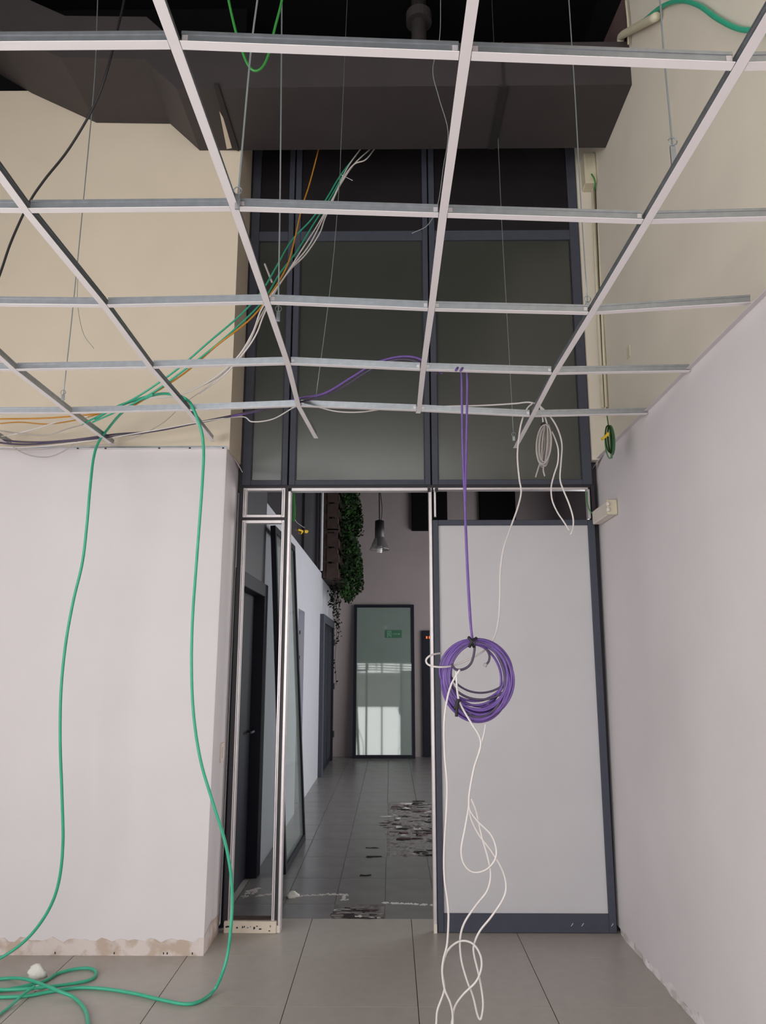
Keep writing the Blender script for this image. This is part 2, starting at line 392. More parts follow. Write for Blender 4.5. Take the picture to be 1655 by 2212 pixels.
bbox(-0.926, -0.694, FY+0.005, FY+0.06, 0.056, 0.072, b=0.002).build('sill', 'old_wood', sl)
dj = empty('trim_4', (-0.65, FY, 0), 'dark door post with aluminium edge between side light and doorway', 'trim', kind='structure')
box(-0.676, -0.657, FY+0.004, FY+0.06, 0, 2.622).build('post', 'frame_dark', dj)
bbox(-0.657, -0.638, FY-0.004, FY+0.05, 0.0, 2.601, b=0.003).build('edge_strip', 'aluminium', dj)
box(-0.652, -0.643, FY-0.007, FY-0.003, 0.03, 2.60).build('edge_groove', 'frame_dark', dj) if False else None
bbox(-0.664, -0.640, FY-0.012, FY+0.0, 0.0, 0.04, b=0.003).build('foot_bracket', 'plastic_white', dj)
pb = empty('trim_5', (-0.81, FY, 0), 'cream plinth block with chipped black spots under the side light', 'plinth', kind='structure')
bbox(-0.964, -0.660, FY-0.02, FY+0.06, 0.0, 0.064, b=0.004).build('block', 'plinth_paint', pb)
for x, y, sx, sz in ((491, 2002, 9, 4), (499, 2006, 4, 3), (512, 2004, 4, 3), (524, 2003, 3, 4), (528, 2002, 2, 5), (535, 2004, 3, 2), (541, 2002, 2, 2), (549, 2005, 4, 5), (555, 2001, 4, 2), (562, 2007, 6, 2.5), (584, 2001, 1.5, 6), (582, 2011, 4, 2)):
    q = [px(x+sx*0.6*math.cos(a_)*(1+0.3*math.sin(3*a_+x)), y+sz*0.6*math.sin(a_)*(1+0.3*math.cos(2*a_+x)), Y=FY-0.0205) for a_ in [k*math.pi/3 for k in range(6)]]
    MB().prism(q, (0, 0.0015, 0)).build('chip', 'tie_black', pb)
dr = empty('trim_6', (0.255, FY, 0), 'bare aluminium door jamb between doorway and frosted leaf', 'trim', kind='structure')
bbox(0.241, 0.262, FY-0.006, FY+0.05, 0.0, 2.601, b=0.003).build('jamb_strip', 'aluminium', dr)
bbox(0.276, 0.289, FY-0.004, FY+0.02, 2.432, 2.605, b=0.002).build('short_strip', 'aluminium', dr)
bbox(1.255, 1.272, FY+0.0, FY+0.05, 2.42, 2.61, b=0.002).build('short_strip', 'aluminium', dr)
box(1.280, 1.302, FY+0.0, FY+0.06, 2.40, 2.64).build('end_post', 'frame_dark', dr)
bbox(0.243, 0.262, FY-0.010, FY-0.004, 0.0, 0.05, b=0.002).build('foot_bracket', 'plastic_white', dr)
# ---- frosted door leaf
dl = empty('door_1', (0.78, FY, 0), 'grey framed door leaf with frosted glass closing the right bay', 'door', kind='structure')
lx0, lx1 = 0.266, 1.292
def door_leaf(o, x0, x1, y0, zt, wl_, wr_, wt, wbm, fm, gm):
    bbox(x0, x0+wl_, y0, y0+0.045, 0.002, zt).build('stile', fm, o)
    bbox(x1-wr_, x1, y0, y0+0.045, 0.002, zt).build('stile', fm, o)
    bbox(x0+wl_, x1-wr_, y0, y0+0.045, zt-wt, zt).build('rail', fm, o)
    bbox(x0+wl_, x1-wr_, y0, y0+0.045, 0.002, wbm).build('rail', fm, o)
    bbox(x0+wl_, x1-wr_, y0+0.015, y0+0.027, wbm, zt-wt, b=0.001).build('frosted_pane', gm, o)
door_leaf(dl, lx0, lx1, FY, 2.412, 0.036, 0.042, 0.034, 0.102, 'frame_grey', 'frosted')
box(lx0-0.003, lx0+0.003, FY+0.01, FY+0.05, 0, 2.41).build('edge_seal', 'frame_dark', dl)
for x in (1.03, 1.09, 1.26):
    MB().bar((x, FY-0.001, 0.04), (x+0.012, FY-0.001, 0.055), 0.002, 0.003).build('paint_chip', 'shard_pale', dl)

# ---- duct bulkhead
prof = [(1.404, 4.81), (-1.245, 4.81), (-1.45, 5.01), (-1.94, 5.022), (-2.39, 5.25), (-2.75, 5.48)]
d = empty('ventilation_duct', (0, 4.1, 4.81), 'dark brown bulkhead duct stepping up towards the cream pier', 'duct')
poly = [(x, 3.85, z) for x, z in prof]+[(x, 3.85, z+0.29) for x, z in reversed(prof)]
nf = len(prof); b = MB()
pl = [Vector(p) for p in poly]; back = [Vector((p.x, PY+0.01, p.z)) for p in pl]
for i in range(nf-1):
    q = [pl[i], pl[i+1], pl[2*nf-2-i], pl[2*nf-1-i]]; k = [back[i], back[i+1], back[2*nf-2-i], back[2*nf-1-i]]
    b.add(q+k, [(0,1,2,3), (7,6,5,4), (0,4,5,1), (2,6,7,3)])
b.add([pl[0], pl[2*nf-1], back[2*nf-1], back[0]], [(0,1,2,3)]); b.add([pl[nf-1], pl[nf], back[nf], back[nf-1]], [(3,2,1,0)])
b.build('casing', 'duct_brown', d)
for x in (0.66,):
    MB().box(x-0.022, x+0.022, 3.845, PY, 4.797, 4.812).build('seam', 'duct_seam', d)
    MB().box(x-0.006, x+0.006, 3.842, 3.852, 4.80, 5.10).build('seam', 'duct_seam', d)
q = [px(462, 185, Z=4.80), px(472, 185, Z=4.80), px(517, 327, Z=4.80), px(502, 322, Z=4.80)]
MB().prism(q, (0, 0, 0.02)).build('seam', 'duct_seam', d)
q = [px(474, 240, Z=4.803), px(486, 262, Z=4.803), px(501, 320, Z=4.803), px(490, 322, Z=4.803)]
MB().prism(q, (0, 0, 0.01)).build('torn_tape', 'cream_paint', d)
# dark shapes above the duct: pipe with collar, hanging flat panel, wall shade painted in colour
pp = empty('downpipe', px(905, 60, Y=4.3), 'dark vertical pipe with collar rising above the duct', 'pipe')
c = px(905, 45, Y=4.3)
MB().lathe([(0.05, 5.10), (0.05, 5.9)], (c.x, c.y, 0), 20, True).build('pipe', 'duct_brown', pp, True)
MB().lathe([(0.085, c.z-0.02), (0.085, c.z+0.05)], (c.x, c.y, 0), 20, True).build('collar', 'duct_brown', pp, False)
box(1.400, 1.406, 3.87, 4.73, 5.09, 5.9).build('painted_black_shade', 'black_paint', wr)  # shaded wall above the duct, put in as black colour
MB().prism([px(1300, 99, X=1.3995), px(1356, 99, X=1.3995), px(1352, -20, X=1.3995), px(1352, -21, X=1.3995)], (0.0003, 0, 0)).build('painted_brown_shade', 'wall_shade_brown', wr)  # right wall in shade, its brown tone painted on

# ================================================================== CORRIDOR
CX = -1.0
cw = empty('wall_corridor', (CX, 9, 0), 'white corridor wall running back behind the doorway', 'wall', kind='structure')
box(CX-0.15, CX, 6.0, 8.25, 0, 2.79).build('wall_panel', 'corr_white', cw)
box(CX-0.15, CX, 8.25, 8.85, 2.10, 2.79).build('wall_panel', 'corr_white', cw)
box(CX-0.15, CX-0.09, 8.25, 8.85, 0, 2.10).build('niche_back', 'corr_white', cw)
box(CX-0.15, CX, 8.85, 13.1, 0, 2.79).build('wall_panel', 'corr_white', cw)
for (x, y) in ((643, 1366), (648, 1366), (642, 1420), (647, 1420)):
    p = px(x, y, X=CX); box(CX-0.004, CX+0.003, p.y-0.02, p.y+0.02, p.z-0.02, p.z+0.02).build('screw_hole', 'tie_black', cw)
cl = empty('window_6', (CX, 8, 2.79), 'dark clerestory glazing on top of the white corridor wall', 'window', kind='structure')
for k, (ya, yb) in enumerate(((6.0, 7.35), (7.40, 8.9), (8.95, 10.5), (10.72, 13.1))):
    box(CX-0.10, CX-0.06, ya, yb, 2.79, 4.9).build('pane', 'clerestory', cl)
for y in (7.375, 8.925):
    box(CX-0.11, CX-0.03, y-0.025, y+0.025, 2.79, 4.9).build('mullion', 'frame_dark', cl)
box(CX-0.11, CX-0.03, 10.5, 10.72, 2.79, 4.9).build('mullion', 'frame_dark', cl)
p0 = px(692, 1234, X=CX+0.02)
MB().tube([(CX+0.02, 10.6, 2.79), (CX+0.02, 10.6, 4.9)], 0.022, 10).build('white_pipe', 'corr_white', True and None, True, 'white vertical pipe standing on top of the corridor wall', 'pipe')
# dark partition with door next to the side light
dp = empty('door_2', (CX, 5.4, 0), 'dark navy door with frame in the dark panel behind the side light', 'door', kind='structure')
box(CX-0.12, CX, 4.80, 6.0, 2.10, 4.9).build('over_panel', 'corr_dark', dp)
bbox(CX-0.12, CX+0.03, 5.86, 6.0, 0, 2.12, b=0.004).build('jamb', 'navy_door', dp)
bbox(CX-0.12, CX+0.03, 4.82, 4.92, 0, 2.12, b=0.004).build('jamb', 'navy_door', dp)
bbox(CX-0.12, CX+0.03, 4.92, 5.86, 2.02, 2.12, b=0.004).build('head', 'navy_door', dp)
lf = bbox(CX-0.10, CX-0.05, 4.92, 5.86, 0.01, 2.02, b=0.003).build('leaf', 'navy_door', dp)
MB().tube([(CX-0.05, 5.74, 1.03), (CX-0.005, 5.74, 1.03), (CX-0.005, 5.62, 1.03)], 0.009, 8).build('handle', 'frame_grey', lf, True)
box(CX-0.03, CX-0.02, 5.84, 5.98, 2.12, 4.9).build('stud', 'frame_dark', dp)
# double door further down
d2 = empty('door_3', (CX, 11.7, 0), 'dark blue grooved double door far down the corridor wall', 'door', kind='structure')
bbox(CX-0.02, CX+0.06, 10.78, 10.92, 0, 2.2, b=0.004).build('jamb', 'frame_grey', d2)
bbox(CX-0.02, CX+0.06, 12.55, 12.70, 0, 2.2, b=0.004).build('jamb', 'navy_door', d2)
bbox(CX-0.02, CX+0.06, 10.92, 12.55, 2.08, 2.2, b=0.004).build('head', 'frame_grey', d2)
for ya, yb in ((10.93, 11.73), (11.74, 12.54)):
    lf = bbox(CX-0.02, CX+0.035, ya, yb, 0.01, 2.08, b=0.003).build('leaf', 'navy_door', d2)
    for k in range(1, 5):
        y = ya+(yb-ya)*k/5; box(CX+0.035, CX+0.041, y-0.012, y+0.012, 0.1, 2.0).build('rib', 'frame_grey', lf)
for z in (0.35, 1.1, 1.8):
    MB().tube([(CX+0.07, 12.66, z), (CX+0.07, 12.66, z+0.1)], 0.015, 8).build('hinge', 'tie_black', d2)
BY = 13.1
box(-1.3, 3.1, BY, BY+0.2, 0, 4.9).build('wall_far', 'corr_mauve', kind='structure', label='mauve grey end wall of the corridor behind the leaning glass panel', cat='wall')
wq = empty('wall_corridor_right', (3.0, 9, 0), 'corridor wall with the window that lights the corridor', 'wall', kind='structure')
for a in ((4.80, CW[0], 0, 4.9), (CW[1], 13.3, 0, 4.9), (CW[0], CW[1], 0, CW[2]), (CW[0], CW[1], CW[3], 4.9)):
    box(2.9, 3.05, a[0], a[1], a[2], a[3]).build('wall_panel', 'corr_mauve', wq)
box(1.4, 3.05, 4.78, 4.92, 0, 4.9).build('wall_return', 'corr_mauve', kind='structure', label='corridor wall section beyond the frosted leaf', cat='wall')
box(-1.3, 3.1, 4.80, 13.3, 4.9, 5.05).build('ceiling', 'black_paint', kind='structure', label='black corridor ceiling behind the glazed screen', cat='ceiling')
box(-1.3, CX-0.12, 4.80, 13.3, 0, 4.9).build('wall_backing', 'corr_dark', kind='structure', label='dark backing wall behind the clerestory glazing', cat='wall')
# black panels on the far wall, dark door with lit display
p = px(890, 1145, Y=BY-0.12)
bbox(p.x, p.x+0.62, BY-0.12, BY, p.z, 4.88, b=0.01).build('wall_panel_black', 'black_paint', label='black wall panel hanging beside the pendant lamp', cat='panel')
p = px(1037, 1124, Y=BY-0.12); p2 = px(1115, 1124, Y=BY-0.12)
bbox(p.x, p2.x, BY-0.12, BY, p.z-0.3, 4.88, b=0.01).build('wall_panel_black', 'black_paint', label='black wall panel showing above the frosted door leaf', cat='panel')
d4 = empty('door_4', (0.95, BY, 0), 'dark navy door on the end wall with orange lit display', 'door', kind='structure')
p = px(912, 1362, Y=BY-0.06)
bbox(p.x, p.x+0.95, BY-0.06, BY, 0.0, p.z, b=0.005).build('leaf', 'navy_door', d4)
for x in (922, 928):
    q = px(x, 1377, Y=BY-0.07); box(q.x-0.012, q.x+0.012, BY-0.068, BY-0.058, q.z-0.02, q.z+0.02).build('display_digit', 'lit_orange', d4)

# leaning framed glass panels -------------------------------------------------
def lean_panel(name, base0, base1, h, lean, wdt, lab, group=None, fm='navy_door', gm='pane_green', th=0.04):
    # base0-base1: foot line, lean: horizontal offset of the top edge
    a = Vector(base0); c = Vector(base1); ln = Vector(lean)
    up = (ln+Vector((0, 0, math.sqrt(max(1e-6, h*h-ln.length_squared)))))
    al = (c-a).normalized(); W = (c-a).length; uu = up.normalized(); nr = al.cross(uu).normalized()
    o = empty(name, (a+c)/2, lab, 'glass panel', group)
    def piece(u0, u1, v0, v1, n0, n1, nm, m):
        pts = [a+al*u+uu*v+nr*n for n in (n0, n1) for u, v in ((u0, v0), (u1, v0), (u1, v1), (u0, v1))]
        return MB().add(pts, [(3,2,1,0), (4,5,6,7), (0,1,5,4), (1,2,6,5), (2,3,7,6), (3,0,4,7)]).build(nm, m, o)
    H = up.length
    piece(0, wdt, 0, H, 0, th, 'stile', fm); piece(W-wdt, W, 0, H, 0, th, 'stile', fm)
    piece(wdt, W-wdt, 0, wdt, 0, th, 'rail', fm); piece(wdt, W-wdt, H-wdt, H, 0, th, 'rail', fm)
    piece(wdt, W-wdt, wdt, H-wdt, th*0.4, th*0.65, 'pane', gm)
    return o, a, al, uu, nr, W, H
# far one in front of the end wall: foot forward, top against the wall
FP = lean_panel('glass_panel', (-0.628, 12.90, 0), (0.392, 12.90, 0), 2.50, (0, 0.166, 0), 0.05, 'dark framed glass panel leaning on the end wall, reflecting a window', gm='pane_green')
o, a, al, uu, nr, W, H = FP
# green exit sign stuck to its glass
def on_panel(x, y, off):
    r = ray(x, y); p0 = a + nr*(0.026+off)
    t = (p0-Vector((0, 0, CH))).dot(nr)/r.dot(nr); return Vector((0, 0, CH))+r*t
es = empty('exit_sign', on_panel(850, 1379, 0), 'green emergency exit sign with running figure and arrow on leaning glass', 'sign')
MB().slab([on_panel(832, 1378, 0), on_panel(868, 1378, 0), on_panel(868, 1361, 0), on_panel(832, 1361, 0)], 0.004).build('plate', 'sign_green', es)
def sg(nm, pts): MB().slab([on_panel(x, y, 0.0042) for x, y in pts], 0.001).build(nm, 'sign_white', es)
for q in ([(836.5, 1377), (838, 1377), (838, 1363), (836.5, 1363)], [(844, 1377), (845.3, 1377), (845.3, 1363), (844, 1363)], [(836.5, 1364), (845.3, 1364), (845.3, 1362.7), (836.5, 1362.7)]): sg('door_outline', q)
for q in ([(840, 1366.4), (842, 1366.4), (842, 1364.6), (840, 1364.6)], [(839.6, 1371.4), (841.4, 1371.4), (842, 1367), (840.2, 1367)], [(838.6, 1375.8), (839.8, 1375.8), (841, 1371.2), (839.8, 1371.2)], [(841, 1373), (843.6, 1374.6), (843.2, 1372.8), (841.2, 1371.2)], [(838.4, 1370), (839.6, 1370), (841, 1367.4), (840, 1367)]): sg('running_figure', q)
for q in ([(848, 1370.2), (862, 1370.2), (862, 1369), (848, 1369)], [(861, 1371.6), (864.5, 1369.7), (864.5, 1369.5), (861, 1367.6)]): sg('arrow', q)
# near one leaning on the white corridor wall
lean_panel('glass_panel', (-0.812, 5.96, 0), (-0.790, 7.07, 0), 2.60, (-0.15, 0, 0), 0.055, 'dark framed glass panel leaning on the white corridor wall', gm='pane_clear', th=0.04)

# pendant lamp ---------------------------------------------------------------
lp = px(820, 1160, Y=9.0)
pe = empty('pendant_lamp', (lp.x, lp.y, lp.z-0.2), 'black pendant lamp with clear glass bell and spiral bulb in the corridor', 'lamp')
MB().tube(cr([(lp.x, lp.y, 4.9), (lp.x-0.006, lp.y, 3.9), (lp.x-0.002, lp.y, 3.45), (lp.x, lp.y, lp.z+0.2)], 6), 0.008, 8).build('cord', 'cable_black', pe, True)
MB().tube(cr([(lp.x+0.004, lp.y, 3.6), (lp.x+0.03, lp.y, 3.36), (lp.x+0.02, lp.y, lp.z+0.2)], 6), 0.005, 6).build('cord', 'cable_black', pe, True)
MB().lathe([(0.03, lp.z+0.205), (0.055, lp.z+0.195), (0.057, lp.z+0.0), (0.05, lp.z-0.008)], (lp.x, lp.y, 0), 24, True).build('socket', 'lamp_black', pe, True)
MB().lathe([(0.050, lp.z+0.01), (0.064, lp.z-0.02), (0.082, lp.z-0.06), (0.104, lp.z-0.12), (0.124, lp.z-0.155), (0.121, lp.z-0.157), (0.100, lp.z-0.12), (0.079, lp.z-0.06), (0.060, lp.z-0.02), (0.047, lp.z+0.006)], (lp.x, lp.y, 0), 28).build('glass_shade', 'smoky_glass', pe, True)
MB().lathe([(0.03, lp.z+0.0), (0.03, lp.z-0.09), (0.02, lp.z-0.10)], (lp.x, lp.y, 0), 16, True).build('bulb_base', 'lamp_black', pe, True)
sp = [(lp.x+0.026*math.cos(t*0.6), lp.y+0.026*math.sin(t*0.6), lp.z-0.10-0.0021*t) for t in range(42)]
MB().tube(sp, 0.0085, 6).build('spiral_bulb', 'bulb', pe, True)

# wooden pallet planter with ivy on top of the corridor wall -------------------
pw = empty('pallet_planter', (-0.9, 11.8, 2.75), 'weathered wooden pallet planter fixed above the corridor wall', 'planter')
for y in (10.95, 11.9, 12.8):
    for x in (-0.955, -0.80):
        box(x-0.025, x+0.025, y-0.04, y+0.04, 2.72, 4.6).build('post', 'old_wood', pw)
zz = 2.74
while zz < 4.6:
    box(-0.772, -0.755, 10.90, 12.86, zz, zz+0.11).build('slat', 'old_wood', pw)
    box(-0.93, -0.775, 10.90, 10.93, zz, zz+0.19).build('slat', 'old_wood', pw)
    zz += 0.22
for z in (2.72, 3.42, 4.1): box(-0.98, -0.76, 10.90, 12.86, z, z+0.02).build('shelf', 'old_wood', pw)
iv = empty('hanging_ivy', (-0.6, 11.7, 2.3), 'green ivy spilling from the pallet planter with trailing strands', 'plant')
b = MB(); bd = MB()
def leaf(mb, p, s):
    d1 = Vector((random.gauss(0,1), random.gauss(0,1), random.gauss(0,1))).normalized(); d2 = d1.orthogonal().normalized()
    mb.add([p-d1*s, p-d1*0.2*s+d2*0.8*s, p+d1*s, p-d1*0.2*s-d2*0.8*s], [(0,1,2,3)])
for i in range(5200):
    z = random.uniform(2.50, 4.7)
    y = random.uniform(10.95, 12.85)
    prof_w = 0.17+0.05*math.sin(z*5.2+y)+0.05*math.sin(z*2.1+1)
    if z < 2.75: prof_w *= (z-2.38)/0.37
    if abs(z-3.52) < 0.10: prof_w *= 0.72
    x = -0.75+abs(random.betavariate(1.6, 1.3))*prof_w*1.25
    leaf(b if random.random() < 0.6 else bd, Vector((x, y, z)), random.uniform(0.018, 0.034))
b.build('foliage', 'ivy_leaf', iv, kind='stuff'); bd.build('foliage_dark', 'ivy_dark', iv, kind='stuff')  # darker leaf tone mixed in at random
for k, (x0_, x1_, yb) in enumerate(((724, 718, 1330), (728, 731, 1385), (716, 715, 1310), (732, 729, 1360), (726, 726, 1480))):
    Y = 11.2+0.35*k
    pts = [px(x0_+(x1_-x0_)*t+2.0*math.sin(t*9+k), 1250+(yb-1250)*t, Y=Y) for t in [i/10 for i in range(11)]]
    st = MB().tube(cr(pts, 3), 0.003, 5).build('strand', 'ivy_dark', iv, True)
    lb = MB()
    for p in cr(pts, 8 if k != 4 else 3):
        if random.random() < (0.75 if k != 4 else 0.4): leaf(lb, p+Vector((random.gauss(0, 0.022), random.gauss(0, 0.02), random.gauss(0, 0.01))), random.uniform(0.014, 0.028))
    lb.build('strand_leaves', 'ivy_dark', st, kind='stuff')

# green wire ends and yellow tape behind the doorway head ----------------------
gw = empty('wire_bundle', px(632, 1125, Y=4.812), 'short bright green wires hanging behind the doorway head', 'wires')
for k in range(4):
    cable('wire', [(631+k*0.8, 1046, 4.812), (633+k*1.2, 1080, 4.825), (634+k*1.3, 1105, 4.825), (632+k*1.4, 1127, 4.825)], 0.0035, 'cable_grass', parent=gw, n=6)
cable('white_wire_end', [(636, 1120, 4.826), (641, 1128, 4.826), (650, 1135, 4.826), (658, 1140, 4.826)], 0.0015, 'cable_white', parent=gw, n=5)
cable('yellow_tie', [('x', 644, 1144, CX-0.052), ('x', 653, 1147, CX-0.052), ('x', 662, 1150, CX-0.052), ('x', 664, 1147, CX-0.052), ('x', 656, 1147, CX-0.052), ('x', 650, 1152, CX-0.052)], 0.013, 'tape_yellow', 'yellow tie stuck on the dark clerestory glass', 'cable tie', n=6)

# ---- broken floor patches ----------------------------------------------------
def mortar_bed(name, x0, x1, y0, y1, nx, ny, lab):
    b = MB(); base = []
    for j in range(ny+1):
        for i in range(nx+1):
            e = 0 if 0 < i < nx and 0 < j < ny else 1
            b.v.append(Vector((x0+(x1-x0)*i/nx, y0+(y1-y0)*j/ny, -0.003+(0 if e else random.uniform(-0.0005, 0.006)))))
    for j in range(ny):
        for i in range(nx):
            k = j*(nx+1)+i; b.f.append((k, k+1, k+nx+2, k+nx+1))
    return b.build(name, 'mortar', flo)
mortar_bed('mortar_bed', -0.364, -0.044, 4.993, 5.273, 14, 12, '')
mortar_bed('mortar_bed', -0.040, 0.605, 6.49, 8.895, 24, 60, '')
def shard(x, y, s, m, lab, grp, z=0.0, flat=0.35):
    ex, ey = random.choice(((1.3, 1.0), (2.6, 0.55), (2.2, 0.6)))
    n = random.choice((4, 5, 6)); a0 = random.random()*6.28; h = s*random.uniform(0.12, flat)
    poly = []
    for k in range(n):
        t = a0+6.283*k/n; r = s*random.uniform(0.5, 1.0); poly.append((x+r*math.cos(t)*ex, y+r*math.sin(t)*ey, z))
    b = MB(); tilt = random.uniform(0.3, 1.0)
    top = [Vector((p[0]*0.9+x*0.1, p[1]*0.9+y*0.1, z+h*(tilt if i % 2 else 1.0))) for i, p in enumerate(poly)]
    nn = len(poly); b.add([Vector(p) for p in poly]+top, [tuple(range(nn-1,-1,-1)), tuple(range(nn,2*nn))]+[(i,(i+1)%nn,nn+(i+1)%nn,nn+i) for i in range(nn)])
    w_ = {'shard_red': 'reddish', 'shard_dark': 'dark', 'shard_pale': 'pale', 'shard_grey': 'grey'}[m]
    return b.build('tile_shard', m, label=lab.replace('broken tile', w_+' tile'), cat='rubble', group=grp)
L1 = ('broken tile shard in the gap of the missing tile at the threshold', 'tile shards at the threshold')
for k in range(44):
    shard(random.uniform(-0.34, -0.06), random.uniform(5.0, 5.20), random.uniform(0.012, 0.04), random.choice(['shard_red', 'shard_dark', 'shard_grey', 'shard_dark', 'shard_grey', 'shard_pale']), L1[0], L1[1])
L2 = ('broken tile shard in the rubble patch further along the corridor floor', 'tile shards on the corridor floor')
for k in range(190):
    while True:
        x = random.uniform(-0.12, 0.62); y = random.uniform(6.5, 9.0)
        if ((x-0.36)/0.46)**2+((y-7.85)/1.15)**2 < 1 or (x > 0.12 and 6.5 < y < 6.95): break
    dense = y < 7.0
    shard(x, y, random.uniform(0.014, 0.042), random.choice(['shard_pale', 'shard_dark', 'shard_grey', 'shard_dark'] if dense else ['shard_dark', 'shard_red', 'shard_grey', 'shard_dark', 'shard_red', 'shard_grey', 'shard_dark', 'shard_dark', 'shard_pale']), L2[0], L2[1])
for (x, y) in ((805, 1832), (808, 1851), (797, 1852), (920, 1843), (901, 1843), (788, 1892)):
    p = px(x, y, Z=0.0); shard(p.x, p.y, 0.03, 'shard_dark', 'lone dark chip lying on intact corridor tiles', 'lone chips on the corridor floor')
def crumb_line(pts, lab, wdt=0.012, m='shard_pale'):
    b = MB(); P = cr([px(x, y, Z=0.0) for x, y in pts], 6)
    for p in P:
        for k in range(3):
            q = p+Vector((random.uniform(-0.02, 0.02), random.uniform(-wdt, wdt), 0)); s = random.uniform(0.003, 0.009)
            b.add([q+Vector((-s*1.6, -s, 0)), q+Vector((s*1.4, -s*0.7, 0)), q+Vector((s, s, 0)), q+Vector((-s, s*0.8, 0)), q+Vector((0.1*s, 0, s*0.9))], [(3,2,1,0), (0,1,4), (1,2,4), (2,3,4), (3,0,4)])
    b.build('mortar_crumbs', m, label=lab, cat='rubble', kind='stuff')
crumb_line([(552, 1936), (580, 1932), (600, 1931)], 'white mortar crumbs along the joint behind the side light')
crumb_line([(645, 1936), (680, 1934), (720, 1932), (746, 1934), (744, 1945)], 'white mortar crumbs along the joint beside the plaster lump')
crumb_line([(828, 1950), (860, 1952), (890, 1953), (936, 1956)], 'white mortar crumbs along the joint beside the door jamb')
crumb_line([(528, 1938), (540, 1925), (556, 1920), (545, 1930)], 'scattered plaster crumbs at the foot of the dark door', 0.03)
def lump(name, c, r, sx, sy, sz, m, lab, cat):
    b = MB(); c = Vector(c); rows = 7; cols = 12
    for i in range(rows+1):
        t = math.pi/2*i/rows
        for k in range(cols):
            a_ = 2*math.pi*k/cols; j = 1+0.22*math.sin(3*a_+i)+0.12*math.sin(5*a_-2*i)
            b.v.append(c+Vector((math.cos(t)*math.cos(a_)*r*sx*j, math.cos(t)*math.sin(a_)*r*sy*j, math.sin(t)*r*sz)))
    for i in range(rows):
        for k in range(cols):
            k2 = (k+1) % cols; b.f.append((i*cols+k, i*cols+k2, (i+1)*cols+k2, (i+1)*cols+k))
    b.f.append(tuple(range(cols-1, -1, -1)))
    return b.build(name, m, label=lab, cat=cat, smooth=True)
lump('plaster_lump', px(632, 1938, Z=0.0), 0.042, 1.0, 0.8, 0.9, 'lump', 'white plaster lump lying on the dark floor past the doorway', 'plaster lump')

# ================================================================== CEILING GRID
RY = [1.41, 2.01, 2.61, 3.20, 3.77]
NODE = {  # main tee index: pixel of each crossing
    0: [None, (55, 456), (225, 662), (325, 795), (405, 887)],
    1: [(378, 98), (507, 452), (577, 655), (622, 787), (645, 878)],
    2: [(1005, 122), (957, 466), (932, 670), (914, 800), (905, 888)],
    3: [(1598, 145), (1398, 480), (1278, 678), (1198, 808), (1150, 900)],
    -1: [None, None, None, (30, 800), (150, 893)],
}
ENDS = {-1: (245, 963, 4.375), 0: (460, 954, 4.355), 1: (683, 947, 4.236), 2: (903, 893, 3.80), 3: (1113, 968, 4.42)}
node = {}
for t, l in NODE.items():
    for r, p in enumerate(l):
        if p: node[t, r] = px(p[0], p[1], Y=RY[r])
node[0, 0] = Vector((node[0, 1].x+0.02, RY[0], px(0, 100, Y=RY[0]).z))
for r in range(3): node[-1, r] = Vector((-1.675, RY[r], node[0, r].z+0.01))
for r in range(5): node[-2, r] = Vector((-2.28, RY[r], node[-1, r].z))
TEE_LAB = {-2: 'white ceiling main tee over the far left, hanging outside the wall corner', -1: 'white ceiling main tee running to the cream pier, farther from its corner',
           0: 'white ceiling main tee running to the cream pier next to its corner', 1: 'white ceiling main tee ending free before the narrow upper window',
           2: 'white ceiling main tee ending at the last cross tee above the doorway', 3: 'white ceiling main tee nearest the right wall, ending free beside the white cable hank'}
def tee(name, pts, lab, grp, fw=0.024, hh=0.038, drop=0.0):
    pts = [Vector(p)+Vector((0, 0, drop)) for p in pts]
    o = empty(name, (pts[0]+pts[-1])/2, lab, 'ceiling tee', grp)
    def sweep(prof, nm, m):
        b = MB(); n = len(prof)
        for i, p in enumerate(pts):
            d_ = (pts[min(i+1, len(pts)-1)]-pts[max(i-1, 0)]); d_.z = 0; d_.normalize(); sd = Vector((d_.y, -d_.x, 0))
            b.v += [p+sd*u+Vector((0, 0, v)) for u, v in prof]
        for i in range(len(pts)-1):
            for k in range(n):
                j = (k+1) % n; b.f.append((i*n+k, i*n+j, (i+1)*n+j, (i+1)*n+k))
        b.f.append(tuple(range(n-1, -1, -1))); b.f.append(tuple((len(pts)-1)*n+k for k in range(n)))
        b.build(nm, m, o)
    f2 = fw/2
    sweep([(-f2, 0), (f2, 0), (f2, 0.0012), (-f2, 0.0012)], 'flange', 'tee_white')
    sweep([(-0.0014, 0.0012), (0.0014, 0.0012), (0.0014, hh-0.008), (-0.0014, hh-0.008)], 'web', 'galvanised')
    sweep([(-0.0032, hh-0.008), (0.0032, hh-0.008), (0.0032, hh), (-0.0032, hh)], 'bulb', 'galvanised')
    return o
for t in (-2, -1, 0, 1, 2, 3):
    pts = [node[t, r] for r in range(5)]
    st = pts[0]+(pts[0]-pts[1])*(0.8/0.6)
    if t in ENDS: e = px(ENDS[t][0], ENDS[t][1], Y=ENDS[t][2]); pts = pts+[e]
    else: pts = pts+[pts[-1]+Vector((0, 0.6, 0))]
    tee('main_tee', [st]+pts, TEE_LAB[t], 'ceiling main tees')
RN = ['first', 'second', 'third', 'fourth', 'last']
rname = ['row farthest from the screen', 'row before the middle one', 'middle row', 'purple cable row', 'row nearest the screen']
bays = {(-2, -1): 'bay beyond the outer main tee', (-1, 0): 'bay before the pier', (0, 1): 'bay at the pier corner', (1, 2): 'bay before the doorway', (2, 3): 'bay before the frosted leaf'}
